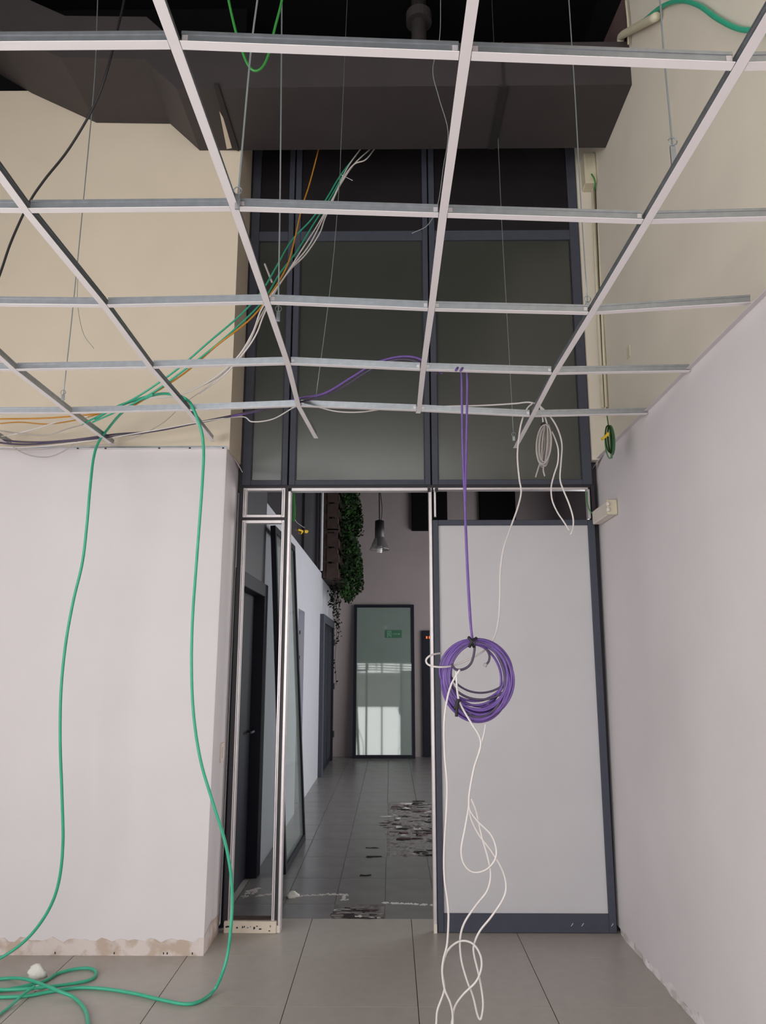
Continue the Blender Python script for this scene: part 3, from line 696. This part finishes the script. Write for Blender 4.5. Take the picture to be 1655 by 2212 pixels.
for r in range(5):
    for (ta, tb), bn in bays.items():
        if ta == -2 and r < 3: continue
        A, B = node[ta, r], node[tb, r]; dd = (B-A).normalized()*0.0135
        o = tee('cross_tee', [A+dd, B-dd], 'white cross tee of the %s, %s' % (rname[r], bn), 'ceiling cross tees', drop=0.0008, hh=0.034)
        if (ta, tb) == (1, 2) or (ta, tb) == (2, 3):
            for e, s in ((A, 1), (B, -1)):
                c = e+dd*s*1.6+Vector((0, -0.0018, 0.018))
                MB().box(c.x-0.006, c.x+0.006, c.y-0.0012, c.y+0.0004, c.z-0.007, c.z+0.007).build('end_clip', 'aluminium', o)
    A = node[3, r]
    e = {2: (1640, 655), 3: (1480, 803), 4: (1390, 895)}.get(r)
    B = px(e[0], e[1], Y=RY[r]) if e else Vector((1.33, RY[r], A.z+0.012))
    B.x = min(B.x, 1.395)
    B = A+(B-A)*((1.329-A.x)/(B.x-A.x))
    dd = (B-A).normalized()*0.0135
    tee('cross_tee', [A+dd, B], 'white cross tee of the %s, bay against the right wall' % rname[r], 'ceiling cross tees', drop=0.0008, hh=0.034)
# wall angles
wa = empty('wall_angle', (-2.3, PY, LZ), 'thin white wall angle with screw holes along the pier', 'wall angle')
MB().box(-3.55, -0.982, PY-0.022, PY-0.0005, LZ, LZ+0.0015).build('flange', 'tee_white', wa)
MB().box(-3.55, -0.982, PY+0.0105, PY+0.012, LZ, LZ+0.022).build('web', 'galvanised', wa)
for x in (168, 228, 344, 410, 482):
    p = px(x, 968, Y=PY-0.023); MB().box(p.x-0.006, p.x+0.006, PY-0.0235, PY-0.021, LZ-0.004, LZ+0.004).build('screw', 'tie_black', wa)
wa2 = empty('wall_angle', (1.31, 2.5, 2.80), 'thin white wall angle along the right wall lining', 'wall angle')
MB().box(1.313, 1.3345, 0.5, 4.70, 2.80, 2.8015).build('flange', 'right_plaster', wa2)
MB().box(1.3325, 1.3345, 0.5, 4.70, 2.8015, 2.822).build('web', 'right_plaster', wa2)

# ---- hangers -----------------------------------------------------------------
def hanger(pts, r, lab, clip=None, m='wire_steel', grp='ceiling hangers'):
    P = [P3(p) for p in pts]           # first = upper end; carried on up to the slab
    d_ = (P[0]-P[1]).normalized(); top = P[0]+d_*max(0.0, (5.9-P[0].z)/max(0.3, d_.z))
    o = empty('ceiling_hanger', P[-1], lab, 'hanger wire', grp)
    MB().tube([top]+cr(P, 4), r, 6).build('wire', m, o, True)
    if clip:
        c = P[-1]; h = clip
        MB().box(c.x-0.007, c.x+0.007, c.y-0.003, c.y+0.003, c.z-h*0.3, c.z+h).build('clip', 'galvanised', o)
        MB().tube([c+Vector((0.012*math.cos(a_), -0.004, h+0.012+0.012*math.sin(a_))) for a_ in [i*0.7 for i in range(10)]], 0.0018, 5).build('loop', 'wire_steel', o, True)
hanger([(556, 0, 1.98), (541, 120, 1.98), (516, 405, 1.98), (513, 445, 1.98)], 0.0032, 'grey hanger rod on the main tee before the narrow window, loop at its foot', 0.035)
hanger([(609, 0, 2.70), (608, 140, 2.70), (605, 440, 2.70), (601, 690, 2.70)], 0.0032, 'grey hanger rod clipped past the middle cross row, above the cable bundle', 0.03)
hanger([(1229, 0, 2.66), (1242, 200, 2.66), (1254, 420, 2.66), (1270, 664, 2.66)], 0.0022, 'thin hanger wire ending on the right main tee at the middle row', 0.02)
hanger([(1426, 0, 1.82), (1434, 110, 1.82), (1447, 250, 1.82), (1456, 352, 1.82)], 0.0024, 'thin hanger wire with loop on the right main tee near the greige wall', 0.05)
hanger([(211, 0, 3.45), (205, 160, 3.45), (190, 330, 3.45), (160, 640, 3.45), (136, 862, 3.45)], 0.0028, 'thin hanger wire in front of the cream pier', 0.02)
hanger([(736, 330, 3.75), (733, 400, 3.75), (716, 600, 3.75), (682, 862, 3.75)], 0.0018, 'thin hanger wire in front of the wide window above the doorway', None)
hanger([(1077, 320, 4.30), (1085, 500, 4.30), (1098, 730, 4.30), (1110, 950, 4.30)], 0.002, 'thin hanger wire at the free end of the right main tee', 0.02)
cable('loose_wire', [(952, -20, 2.3), (950, 80, 2.3), (935, 150, 2.3), (948, 210, 2.3), (968, 285, 2.3), (958, 360, 2.3), (946, 440, 2.3), (925, 485, 2.3), (890, 504, 2.3)], 0.0014, 'wire_steel', 'loose thin wire dangling beside the main tee above the doorway', 'wire', n=5)
cable('loose_wire', [(168, 600, 4.0), (168, 660, 4.0), (180, 720, 4.0), (203, 753, 4.0)], 0.0016, 'wire_steel', 'short loose wire curling in front of the cream pier', 'wire', n=5)

# ================================================================== CABLES
cable('black_cable', [(275, -40, 3.3), (262, 30, 3.3), (235, 140, 3.3), (205, 225, 3.35), (150, 320, 3.4), (95, 390, 3.4), (62, 440, 3.4), (25, 520, 3.4), (0, 592, 3.4), (-40, 700, 3.4)], 0.006, 'cable_black', 'thick black cable curving down before the cream pier', 'cable')
cable('green_wire', [(487, -40, 2.4), (496, 10, 2.4), (510, 70, 2.4), (524, 112, 2.4), (536, 140, 2.4), (550, 153, 2.4), (566, 146, 2.4), (580, 118, 2.4), (594, 60, 2.4), (607, 10, 2.4), (616, -40, 2.4)], 0.0048, 'cable_grass', 'bright green wire loop hanging in front of the duct', 'wire')
# bundle from above the duct down to the pier
bun = [
 ('cable_orange', 'orange cable of the bundle dropping from behind the duct', [(692, 305, 4.55), (684, 340, 4.5), (668, 400, 4.4), (652, 450, 4.3), (636, 520, 4.15), (620, 575, 4.0), (585, 635, 3.85), (540, 690, 3.75), (470, 745, 3.7), (400, 805, 3.72), (330, 850, 3.78), (262, 885, 3.9), (120, 902, 4.1), (0, 905, 4.2), (-60, 906, 4.2)], 0.0052),
 ('cable_green', 'green cable of the bundle, upper strand along the pier', [(770, 335, 4.55), (735, 380, 4.5), (705, 430, 4.4), (672, 475, 4.3), (630, 520, 4.2), (598, 575, 4.0), (565, 630, 3.85), (520, 680, 3.75), (450, 740, 3.7), (380, 800, 3.72), (300, 855, 3.8), (235, 888, 3.9), (178, 916, 3.95)], 0.0055),
 ('cable_green', 'green cable of the bundle, lower strand along the pier', [(745, 372, 4.52), (712, 430, 4.42), (680, 480, 4.32), (640, 545, 4.15), (605, 590, 4.02), (572, 645, 3.85), (530, 690, 3.75), (462, 750, 3.7), (400, 798, 3.7), (335, 845, 3.76), (272, 880, 3.85), (200, 912, 3.92)], 0.0055),
 ('cable_white', 'white cable of the bundle passing straight to the pier', [(782, 318, 4.55), (752, 360, 4.5), (728, 410, 4.42), (700, 468, 4.3), (668, 530, 4.12), (632, 575, 4.0), (598, 622, 3.85), (565, 668, 3.78), (545, 720, 3.75), (510, 775, 3.8), (450, 825, 3.9), (380, 855, 4.0), (300, 862, 4.1), (250, 880, 4.15)], 0.0048),
 ('cable_white', 'white cable of the bundle bulging towards the wide window', [(812, 318, 4.55), (790, 345, 4.5), (765, 355, 4.48), (742, 385, 4.45), (716, 440, 4.35), (702, 472, 4.3), (690, 505, 4.2), (660, 550, 4.1), (625, 585, 4.0), (595, 630, 3.85), (570, 680, 3.78), (552, 725, 3.76), (520, 770, 3.8), (470, 815, 3.9), (410, 845, 4.0)], 0.0048),
 ('cable_white', 'white cable of the bundle in its middle', [(800, 322, 4.55), (765, 355, 4.5), (735, 400, 4.43), (690, 480, 4.3), (655, 535, 4.12), (620, 590, 4.0), (588, 640, 3.86), (560, 690, 3.78), (535, 745, 3.78), (490, 805, 3.85), (430, 850, 4.0)], 0.0048),
 ('cable_grey', 'thin grey cable sagging from the bundle before the pier', [(565, 668, 3.80), (548, 715, 3.9), (520, 775, 4.0), (470, 820, 4.1), (400, 870, 4.2), (345, 918, 4.25), (260, 955, 4.28), (150, 965, 4.28), (60, 972, 4.28), (-30, 968, 4.28)], 0.0028),
]
for m_, lab, pts, r in bun: cable('cable', pts, r*0.9, m_, lab, 'cable', 'cables of the bundle before the pier')
cable('cable_stub', [(572, 570, 4.2), (580, 590, 4.18), (588, 610, 4.15)], 0.006, 'cable_grey', 'short grey cable stub beside the bundle', 'cable')
cable('cable_tie_tail', [(738, 378, 4.5), (750, 384, 4.5), (762, 390, 4.5)], 0.0025, 'cable_white', 'white cable tie tail sticking out of the bundle', 'cable tie', n=5)
left = [
 ('cable_orange', 'orange cable draped along the pier top, lower strand', [(-30, 918, 4.25), (40, 912, 4.25), (100, 916, 4.25), (160, 908, 4.2), (230, 890, 4.0)], 0.004),
 ('cable_grey', 'grey cable sagging along the pier top beside the orange ones', [(-30, 925, 4.25), (40, 936, 4.25), (100, 940, 4.25), (150, 925, 4.22), (190, 915, 4.05)], 0.004),
 ('cable_white', 'white cable rising towards the outer main tee along the pier top', [(-30, 948, 4.25), (30, 938, 4.25), (80, 925, 4.25), (130, 910, 4.2), (190, 900, 4.0)], 0.004),
 ('cable_grey', 'grey cable sagging below the wall angle of the pier', [(15, 948, 4.28), (35, 970, 4.29), (70, 985, 4.29), (110, 986, 4.29), (145, 970, 4.29), (170, 950, 4.28)], 0.0032),
 ('cable_white', 'thin white cable crossing the pier top from the last cross tee', [(-30, 965, 4.29), (60, 966, 4.29), (150, 958, 4.28), (240, 945, 4.27), (330, 930, 4.2), (430, 912, 4.15), (520, 900, 4.1), (545, 911, 4.1), (590, 905, 4.1), (635, 880, 4.05), (660, 872, 3.98), (690, 880, 3.85), (730, 889, 3.84), (780, 890, 3.84), (840, 882, 3.84), (905, 880, 3.84)], 0.0036),
]
for m_, lab, pts, r in left: cable('cable', pts, r, m_, lab, 'cable', 'cables along the pier top')
# green drops
gd = cable('green_cable', [(330, 852, 3.75), (300, 868, 3.85), (262, 893, 4.0), (232, 928, 4.2), (213, 955, 4.2), (202, 990, 4.15), (194, 1060, 4.08), (188, 1130, 4.08), (178, 1215, 4.1), (158, 1300, 4.1), (142, 1390, 4.1), (132, 1490, 4.1), (130, 1600, 4.1), (134, 1720, 4.12), (136, 1820, 4.14), (128, 1900, 4.16), (108, 1960, 4.18), (70, 2016, 4.2), (25, 2055, 4.2), (-30, 2085, 4.15), (-80, 2105, 4.1)], 0.0078, 'cable_green', 'green cable dropping down the white pier to the floor, away from its corner', 'cable', 'green cable drops')
gd2 = cable('green_cable', [(205, 905, 3.93), (250, 880, 3.88), (300, 862, 3.86), (345, 851, 3.84), (372, 852, 3.80), (392, 857, 3.75), (409, 868, 3.71), (419, 886, 3.69), (429, 911, 3.69), (437, 940, 3.71), (440, 980, 3.75), (438, 1030, 3.8), (434, 1090, 3.85), (425, 1210, 3.9), (416, 1340, 3.96), (414, 1450, 3.96), (419, 1550, 3.95), (434, 1645, 3.95), (459, 1730, 3.95), (484, 1810, 3.95), (498, 1880, 3.95), (502, 1945, 3.95), (499, 2000, 3.93), (493, 2055, 3.92), (482, 2098, 3.9), ('z', 464, 2137, 0.02), ('z', 436, 2161, 0.009), ('z', 402, 2169, 0.009), ('z', 350, 2160, 0.009), ('z', 290, 2146, 0.009), ('z', 225, 2136, 0.009), ('z', 170, 2134, 0.009), ('z', 110, 2142, 0.009), ('z', 50, 2152, 0.009), ('z', -40, 2155, 0.009)], 0.0078, 'cable_green', 'green cable dropping past the pier corner and trailing over the tiles', 'cable', 'green cable drops')
cable('green_cable', [('z', -30, 2146, 0.009), ('z', 45, 2132, 0.009), ('z', 95, 2120, 0.009), ('z', 125, 2103, 0.009), ('z', 165, 2093, 0.009), ('z', 195, 2092, 0.009), ('z', 208, 2101, 0.009), ('z', 196, 2116, 0.009), ('z', 150, 2126, 0.012), ('z', 80, 2134, 0.024), ('z', 20, 2138, 0.024), ('z', -40, 2136, 0.012)], 0.0078, 'cable_green', 'green cable loop lying by the crumpled white scrap', 'cable', 'green cables on the floor')
cable('green_cable', [('z', -40, 2120, 0.009), ('z', 20, 2113, 0.009), ('z', 60, 2116, 0.026), ('z', 100, 2130, 0.028), ('z', 130, 2142, 0.026), ('z', 160, 2155, 0.010), ('z', 182, 2178, 0.009), ('z', 190, 2205, 0.009), ('z', 188, 2240, 0.009)], 0.0078, 'cable_green', 'green cable bending towards the room over the tiles', 'cable', 'green cables on the floor')
cable('green_cable', [('z', -20, 2205, 0.009), ('z', 20, 2175, 0.009), ('z', 50, 2148, 0.026), ('z', 75, 2130, 0.042)], 0.006, 'cable_green', 'green cable end slanting under the crumpled white scrap', 'cable', 'green cables on the floor')
lump('crumpled_scrap', px(68, 2122, Z=0.0)+Vector((0, 0.05, 0)), 0.055, 0.8, 0.5, 1.2, 'lump', 'crumpled white scrap lying on the green cables by the pier', 'scrap')
lump('crumpled_scrap', px(88, 2132, Z=0.0)+Vector((0.0, -0.03, 0.0)), 0.022, 1.2, 0.6, 0.9, 'lump', 'small white scrap beside the crumpled one on the floor', 'scrap')

# purple cable: over the pier top, over the grid and down to a coil
pc = empty('purple_cable', px(1025, 1560, Y=3.3), 'purple cable looped over the grid and hanging down in a tied coil', 'cable')
D = 3.30
cable('run', [(-40, 946, 4.27), (60, 955, 4.27), (150, 951, 4.27), (250, 938, 4.26), (330, 932, 4.25), (420, 915, 4.2), (500, 899, 4.1)], 0.0055, 'cable_dusk', parent=pc)
cable('run', [(500, 899, 4.1), (560, 887, 4.0), (640, 862, 3.8), (700, 850, 3.6), (760, 815, 3.45), (810, 785, 3.36), (860, 771, 3.32), (900, 773, 3.30), (930, 790, 3.27), (955, 806, 3.25)], 0.0055, 'cable_purple', parent=pc)
cable('run', [(-40, 952, 4.28), (60, 960, 4.28), (200, 948, 4.27), (330, 932, 4.26), (430, 912, 4.2), (530, 892, 4.05), (660, 866, 3.75), (730, 842, 3.55), (790, 805, 3.40), (840, 780, 3.34), (890, 778, 3.30), (925, 795, 3.27), (945, 806, 3.24)], 0.0055, 'cable_dusk', parent=pc)
cable('drop', [(985, 800, 3.18), (992, 792, 3.22), (997, 806, 3.26), (998, 880, 3.28), (1000, 980, D), (1005, 1100, D), (1010, 1220, D), (1016, 1330, D), (1020, 1382, D)], 0.0055, 'cable_purple', parent=pc)
cable('drop', [(995, 801, 3.18), (1003, 793, 3.22), (1009, 808, 3.26), (1009, 880, 3.28), (1007, 990, D), (1005, 1100, D), (1009, 1220, D), (1015, 1330, D), (1021, 1382, D)], 0.0055, 'cable_purple', parent=pc)
coil = None
for k in range(24):
    rx = 55+21*random.betavariate(2, 1.6); ry = 64+26*random.betavariate(1.6, 1.3) if k > 1 else (53, 60)[k]; cx0 = 1026+random.uniform(-7, 7); ph = random.uniform(0, 6.28)
    topy = 1380+random.uniform(0, 14)
    dz = random.uniform(-0.022, 0.022)
    pts = []
    for i in range(28):
        a_ = 2*math.pi*i/28
        x = cx0+rx*math.sin(a_)*(1+0.03*math.sin(2*a_+ph)); y = topy+ry*(1-math.cos(a_))
        x += 6*(1-math.cos(a_))/2
        pts.append(px(x, y, Y=D+dz*(0.3+0.7*(1-math.cos(a_))/2)))
    pts.append(pts[0].copy())
    if coil is None: coil = MB().tube(cr(pts, 2), 0.0045, 7).build('coil_turn', 'cable_dusk', pc, True)
    else: MB().tube(cr(pts, 2), 0.0052, 7).build('coil_turn', 'cable_dusk' if k in (1, 5, 12) else 'cable_purple', pc, True)
cable('coil_tail', [(1024, 1382, 3.27), (1025, 1405, 3.27), (1018, 1432, 3.27), (1003, 1445, 3.27), (985, 1446, 3.27), (975, 1434, 3.27)], 0.0052, 'cable_dusk', parent=pc)
cable('coil_tail', [(1050, 1400, 3.3), (1057, 1415, 3.3), (1056, 1428, 3.3), (1050, 1436, 3.3)], 0.0048, 'cable_dusk', parent=pc)
MB().tube([px(1050, 1433, Y=3.3), px(1047, 1440, Y=3.3)], 0.008, 6).build('cable_end', 'cable_grey', pc, True)
for pts in ([(1012, 1376, 3.25), (1019, 1386, 3.24), (1014, 1398, 3.25)], [(1030, 1378, 3.25), (1020, 1386, 3.24), (1024, 1398, 3.25)], [(990, 1510, 3.25), (987, 1530, 3.25), (986, 1548, 3.25)], [(982, 1532, 3.25), (989, 1516, 3.25), (994, 1512, 3.25)]):
    cable('tie', pts, 0.0065, 'tie_black', parent=pc, n=6)

# white cables by the coil and at the right main tee
o7 = lambda l: [(880+x*0.4123, 1300+y*0.4123, D2) for x, y in l]
D2 = 3.32
wg = 'white cables hanging at the coil'
cable('white_cable', [(845, 884, 3.86), (900, 884, 3.86), (960, 878, 3.86), (1040, 876, 3.86), (1110, 872, 3.86), (1140, 869, 3.86), (1158, 872, 3.84)], 0.0042, 'cable_white', 'white cable lying along the last cross tee towards the right main tee', 'cable', wg)
cable('white_cable', [(1152, 870, 3.84), (1138, 884, 3.82), (1126, 915, 3.80), (1120, 955, 3.78), (1118, 990, 3.76), (1122, 1035, 3.74), (1126, 1062, 3.72), (1119, 1095, 3.7), (1103, 1140, 3.66), (1088, 1185, 3.6), (1081, 1235, 3.56), (1080, 1290, 3.5), (1077, 1340, 3.45), (1066, 1380, 3.4), (1040, 1410, 3.36), (985, 1436, 3.3), (950, 1441, 3.26), (926, 1436, 3.26), (921, 1425, 3.27), (932, 1415, 3.28), (952, 1411, 3.33)], 0.0042, 'cable_white', 'white cable falling from the right main tee to the coil and looping past the jamb', 'cable', wg)
D2 = 3.26
cable('white_cable', o7([(275, 355), (232, 430), (207, 520), (193, 640), (196, 800), (208, 950), (205, 1100), (193, 1300), (195, 1450), (210, 1560), (216, 1650), (209, 1790), (190, 1870), (183, 1940), (196, 2030), (225, 2100), (238, 2165), (236, 2250), (220, 2340)])+[('z', 985, 2330, 0.006), ('z', 1010, 2380, 0.006)], 0.0042, 'cable_white', 'straight white cable from the purple coil down along the jamb', 'cable', wg)
cable('white_cable', o7([(256, 365), (262, 470), (280, 540), (335, 635), (375, 700), (384, 760), (350, 870), (326, 1000), (321, 1080), (302, 1190), (283, 1300), (298, 1375), (345, 1416), (408, 1406), (455, 1360), (467, 1300), (440, 1222), (372, 1152), (330, 1095), (322, 1040)]), 0.0042, 'cable_white', 'white cable from the purple coil ending in a teardrop loop', 'cable', wg)
D2 = 3.30
cable('white_cable', o7([(410, 640), (400, 700), (372, 800), (345, 900), (325, 1010), (330, 1120), (372, 1215), (440, 1305), (498, 1405), (518, 1490), (500, 1560), (440, 1650), (380, 1725), (350, 1795), (350, 1850), (374, 1950), (392, 2050), (397, 2120), (385, 2185), (368, 2165), (345, 2070), (310, 1975), (282, 1870), (277, 1765), (300, 1680), (360, 1590), (418, 1515), (437, 1430), (422, 1340), (392, 1235), (362, 1100), (335, 1030)]), 0.0042, 'cable_white', 'long white cable swinging wide below the purple coil', 'cable', wg)
D2 = 3.28
cable('white_cable', [('z', 930, 2300, 0.006)]+o7([(150, 2230), (158, 2140), (194, 2030), (183, 1930), (205, 1840), (250, 1790), (300, 1776), (350, 1797), (384, 1855), (388, 1920), (360, 1990), (295, 2055), (252, 2115), (238, 2180), (236, 2260)])+[('z', 1000, 2340, 0.006)], 0.0042, 'cable_white', 'white cable arching in a round loop just above the tiles', 'cable', wg)
cable('white_cable', [(1165, 876, 3.82), (1178, 888, 3.82), (1196, 910, 3.82), (1208, 935, 3.82), (1214, 962, 3.82), (1212, 1000, 3.82), (1210, 1034, 3.82), (1217, 1058, 3.82), (1230, 1090, 3.82), (1238, 1118, 3.82), (1238, 1140, 3.82), (1233, 1155, 3.82)], 0.0042, 'cable_white', 'white cable tail hanging right of the cable hank, lower end free', 'cable', wg)
cable('white_cable', [(1192, 932, 3.8), (1200, 950, 3.8), (1206, 972, 3.8), (1205, 1000, 3.8), (1197, 1026, 3.8), (1191, 1052, 3.8), (1193, 1080, 3.8), (1204, 1106, 3.8), (1218, 1127, 3.8), (1230, 1146, 3.8)], 0.0038, 'cable_white', 'white cable tail hanging out of the cable hank', 'cable', wg)
hk = empty('cable_hank', px(1172, 1030, Y=3.83), 'pale tied cable hank hanging under the right main tee', 'cable')
for k in range(12):
    w_ = random.uniform(2, 17); L_ = random.uniform(80, 100); xo = random.uniform(-4, 4); yy = 3.80+random.uniform(-0.02, 0.03)
    pts = []
    for i in range(16):
        a_ = 2*math.pi*i/16
        x = 1180+xo+w_*math.sin(a_)-6*(1-math.cos(a_))/2; y = 917+L_*(1-math.cos(a_))/2
        pts.append((x, y, yy))
    pts.append(pts[0]); cable('turn', pts, 0.004, 'cable_grey', parent=hk, n=6, sub=3)
cable('tail', [(1175, 920, 3.81), (1176, 970, 3.81), (1165, 1005, 3.81), (1157, 1031, 3.81)], 0.004, 'cable_grey', parent=hk, n=6)
cable('tail', [(1183, 920, 3.81), (1182, 970, 3.81), (1174, 1010, 3.81), (1177, 1029, 3.81)], 0.004, 'cable_grey', parent=hk, n=6)
cable('lead', [(1168, 880, 3.82), (1172, 900, 3.81), (1174, 918, 3.8)], 0.004, 'cable_white', parent=hk, n=6)
cable('lead', [(1170, 882, 3.82), (1178, 902, 3.81), (1182, 916, 3.8)], 0.004, 'cable_white', parent=hk, n=6)
cable('tie', [(1169, 918, 3.79), (1174, 914, 3.78), (1178, 918, 3.79), (1172, 923, 3.79)], 0.006, 'tie_black', parent=hk, n=6)

# ================================================================== RIGHT WALL FITTINGS
XW = 1.405
jb = empty('junction_box', px(1275, 395, Y=4.72), 'cream junction box high beside the dark upper window', 'box')
pA = px(1262, 402, Y=4.66); pB = px(1292, 337, Y=4.66)
bbox(pA.x, min(pB.x, 1.404), 4.62, 4.73, pA.z, pB.z, b=0.008).build('body', 'plastic_cream', jb)
cable('wire', [(1278, 376, 4.61), (1284, 386, 4.60), (1286, 398, 4.61), (1285, 410, 4.64)], 0.005, 'cable_grass', parent=jb, n=6)
cd = empty('cable_conduit', px(1306, 900, Y=4.70), 'cream cable conduits running down beside the upper window', 'conduit')
MB().tube([px(1280, 390, Y=4.69), px(1287, 560, Y=4.69), px(1303, 880, Y=4.69)], 0.010, 8).build('pipe', 'plastic_cream', cd, True)
MB().tube([px(1288, 400, Y=4.67), px(1292, 500, Y=4.67), px(1302, 720, Y=4.67), px(1310, 895, Y=4.67)], 0.012, 8).build('pipe', 'plastic_cream', cd, True)
MB().tube([px(1285, 380, Y=4.655), px(1289, 480, Y=4.655), px(1298, 690, Y=4.665), px(1307, 880, Y=4.665)], 0.0035, 6).build('wire', 'cable_black', cd, True)
gh = empty('wire_hank', px(1320, 998, Y=4.0), 'tied green wire hank hanging at the corner of the right wall', 'wires')
for k in range(8):
    w_ = random.uniform(1, 10); L_ = random.uniform(55, 76); xo = random.uniform(-3, 3); yy = 4.45+random.uniform(-0.03, 0.03)
    pts = []
    for i in range(14):
        a_ = 2*math.pi*i/14; pts.append((1316+xo+w_*math.sin(a_)+4*(1-math.cos(a_))/2, 919+L_*(1-math.cos(a_))/2, yy-0.45))
    pts.append(pts[0]); cable('turn', pts, 0.0038, 'cable_moss' if k % 3 else 'ivy_leaf', parent=gh, n=6, sub=3)
cable('lead', [(1311, 880, 4.6), (1312, 900, 4.3), (1315, 920, 4.0)], 0.004, 'cable_grass', parent=gh, n=6)
cable('yellow_tie', [(1300, 949, 3.95), (1309, 942, 3.95), (1314, 936, 3.95), (1312, 942, 3.95)], 0.008, 'tape_yellow', parent=gh, n=6)
cable('green_wire', [(1268, 1062, 4.72), (1269, 1085, 4.72), (1273, 1100, 4.72), (1279, 1109, 4.72)], 0.004, 'cable_grass', 'thin green wire in the gap above the frosted leaf', 'wire', n=6)
# electrical box low on the corner
eb = empty('surface_box', px(1300, 1135, X=1.30), 'white surface mounted box with knobs at the right wall', 'box')
yb0, yb1 = 4.40, 4.72
bbox(1.272, 1.329, yb0, yb1, 2.375, 2.46, b=0.006).build('body', 'plastic_white', eb)
bbox(1.268, 1.329, yb0-0.03, yb0, 2.372, 2.463, b=0.005).build('end_cap', 'plastic_cream', eb)
for z in (2.40, 2.435): MB().lathe([(0.001, -0.012), (0.011, -0.012), (0.011, 0.012), (0.001, 0.012)], (1.272, yb0-0.034, z), 12).build('knob', 'plastic_white', eb, True)
# light switch on the reveal
p = px(478, 1625, X=-0.995)
sw = empty('light_switch', (-0.994, p.y, p.z-0.05), 'white light switch on the pier reveal', 'switch')
bbox(-0.9955, -0.985, p.y-0.04, p.y+0.04, p.z-0.055, p.z+0.055, b=0.003).build('plate', 'plastic_white', sw)
bbox(-0.986, -0.980, p.y-0.02, p.y+0.02, p.z-0.03, p.z+0.03, b=0.002).build('rocker', 'plastic_white', sw)
# pipe and green conduit at the very top of the right wall
cable('green_conduit', [('x', 1700, 70, 1.385), ('x', 1640, 66, 1.385), ('x', 1595, 62, 1.385), ('x', 1550, 40, 1.385), ('x', 1510, 12, 1.385), ('x', 1470, 2, 1.385), ('x', 1430, 14, 1.385), ('x', 1390, 45, 1.38), ('x', 1345, 75, 1.375)], 0.011, 'cable_green', 'green cable snaking along the top of the greige wall', 'cable')
cable('white_pipe', [('x', 1341, 92, 1.37), ('x', 1343, 78, 1.365), ('x', 1362, 66, 1.365), ('x', 1418, 36, 1.365)], 0.022, 'plastic_cream', 'stubby pale pipe elbow at the top of the greige wall', 'pipe', n=10)
cable('yellow_cable', [('x', 1352, 0, 1.385), ('x', 1357, 50, 1.385), ('x', 1358, 96, 1.385)], 0.006, 'plastic_cream', 'pale cable at the edge of the greige wall above the duct', 'cable', n=6)
# wall scar where a fixing was torn off
p = px(1358, 760, X=XW)
MB().box(XW-0.004, XW+0.01, p.y-0.03, p.y+0.02, p.z-0.04, p.z+0.03).build('old_fixing', 'plastic_cream', label='small torn fixing on the greige wall above the lining', cat='fixing')
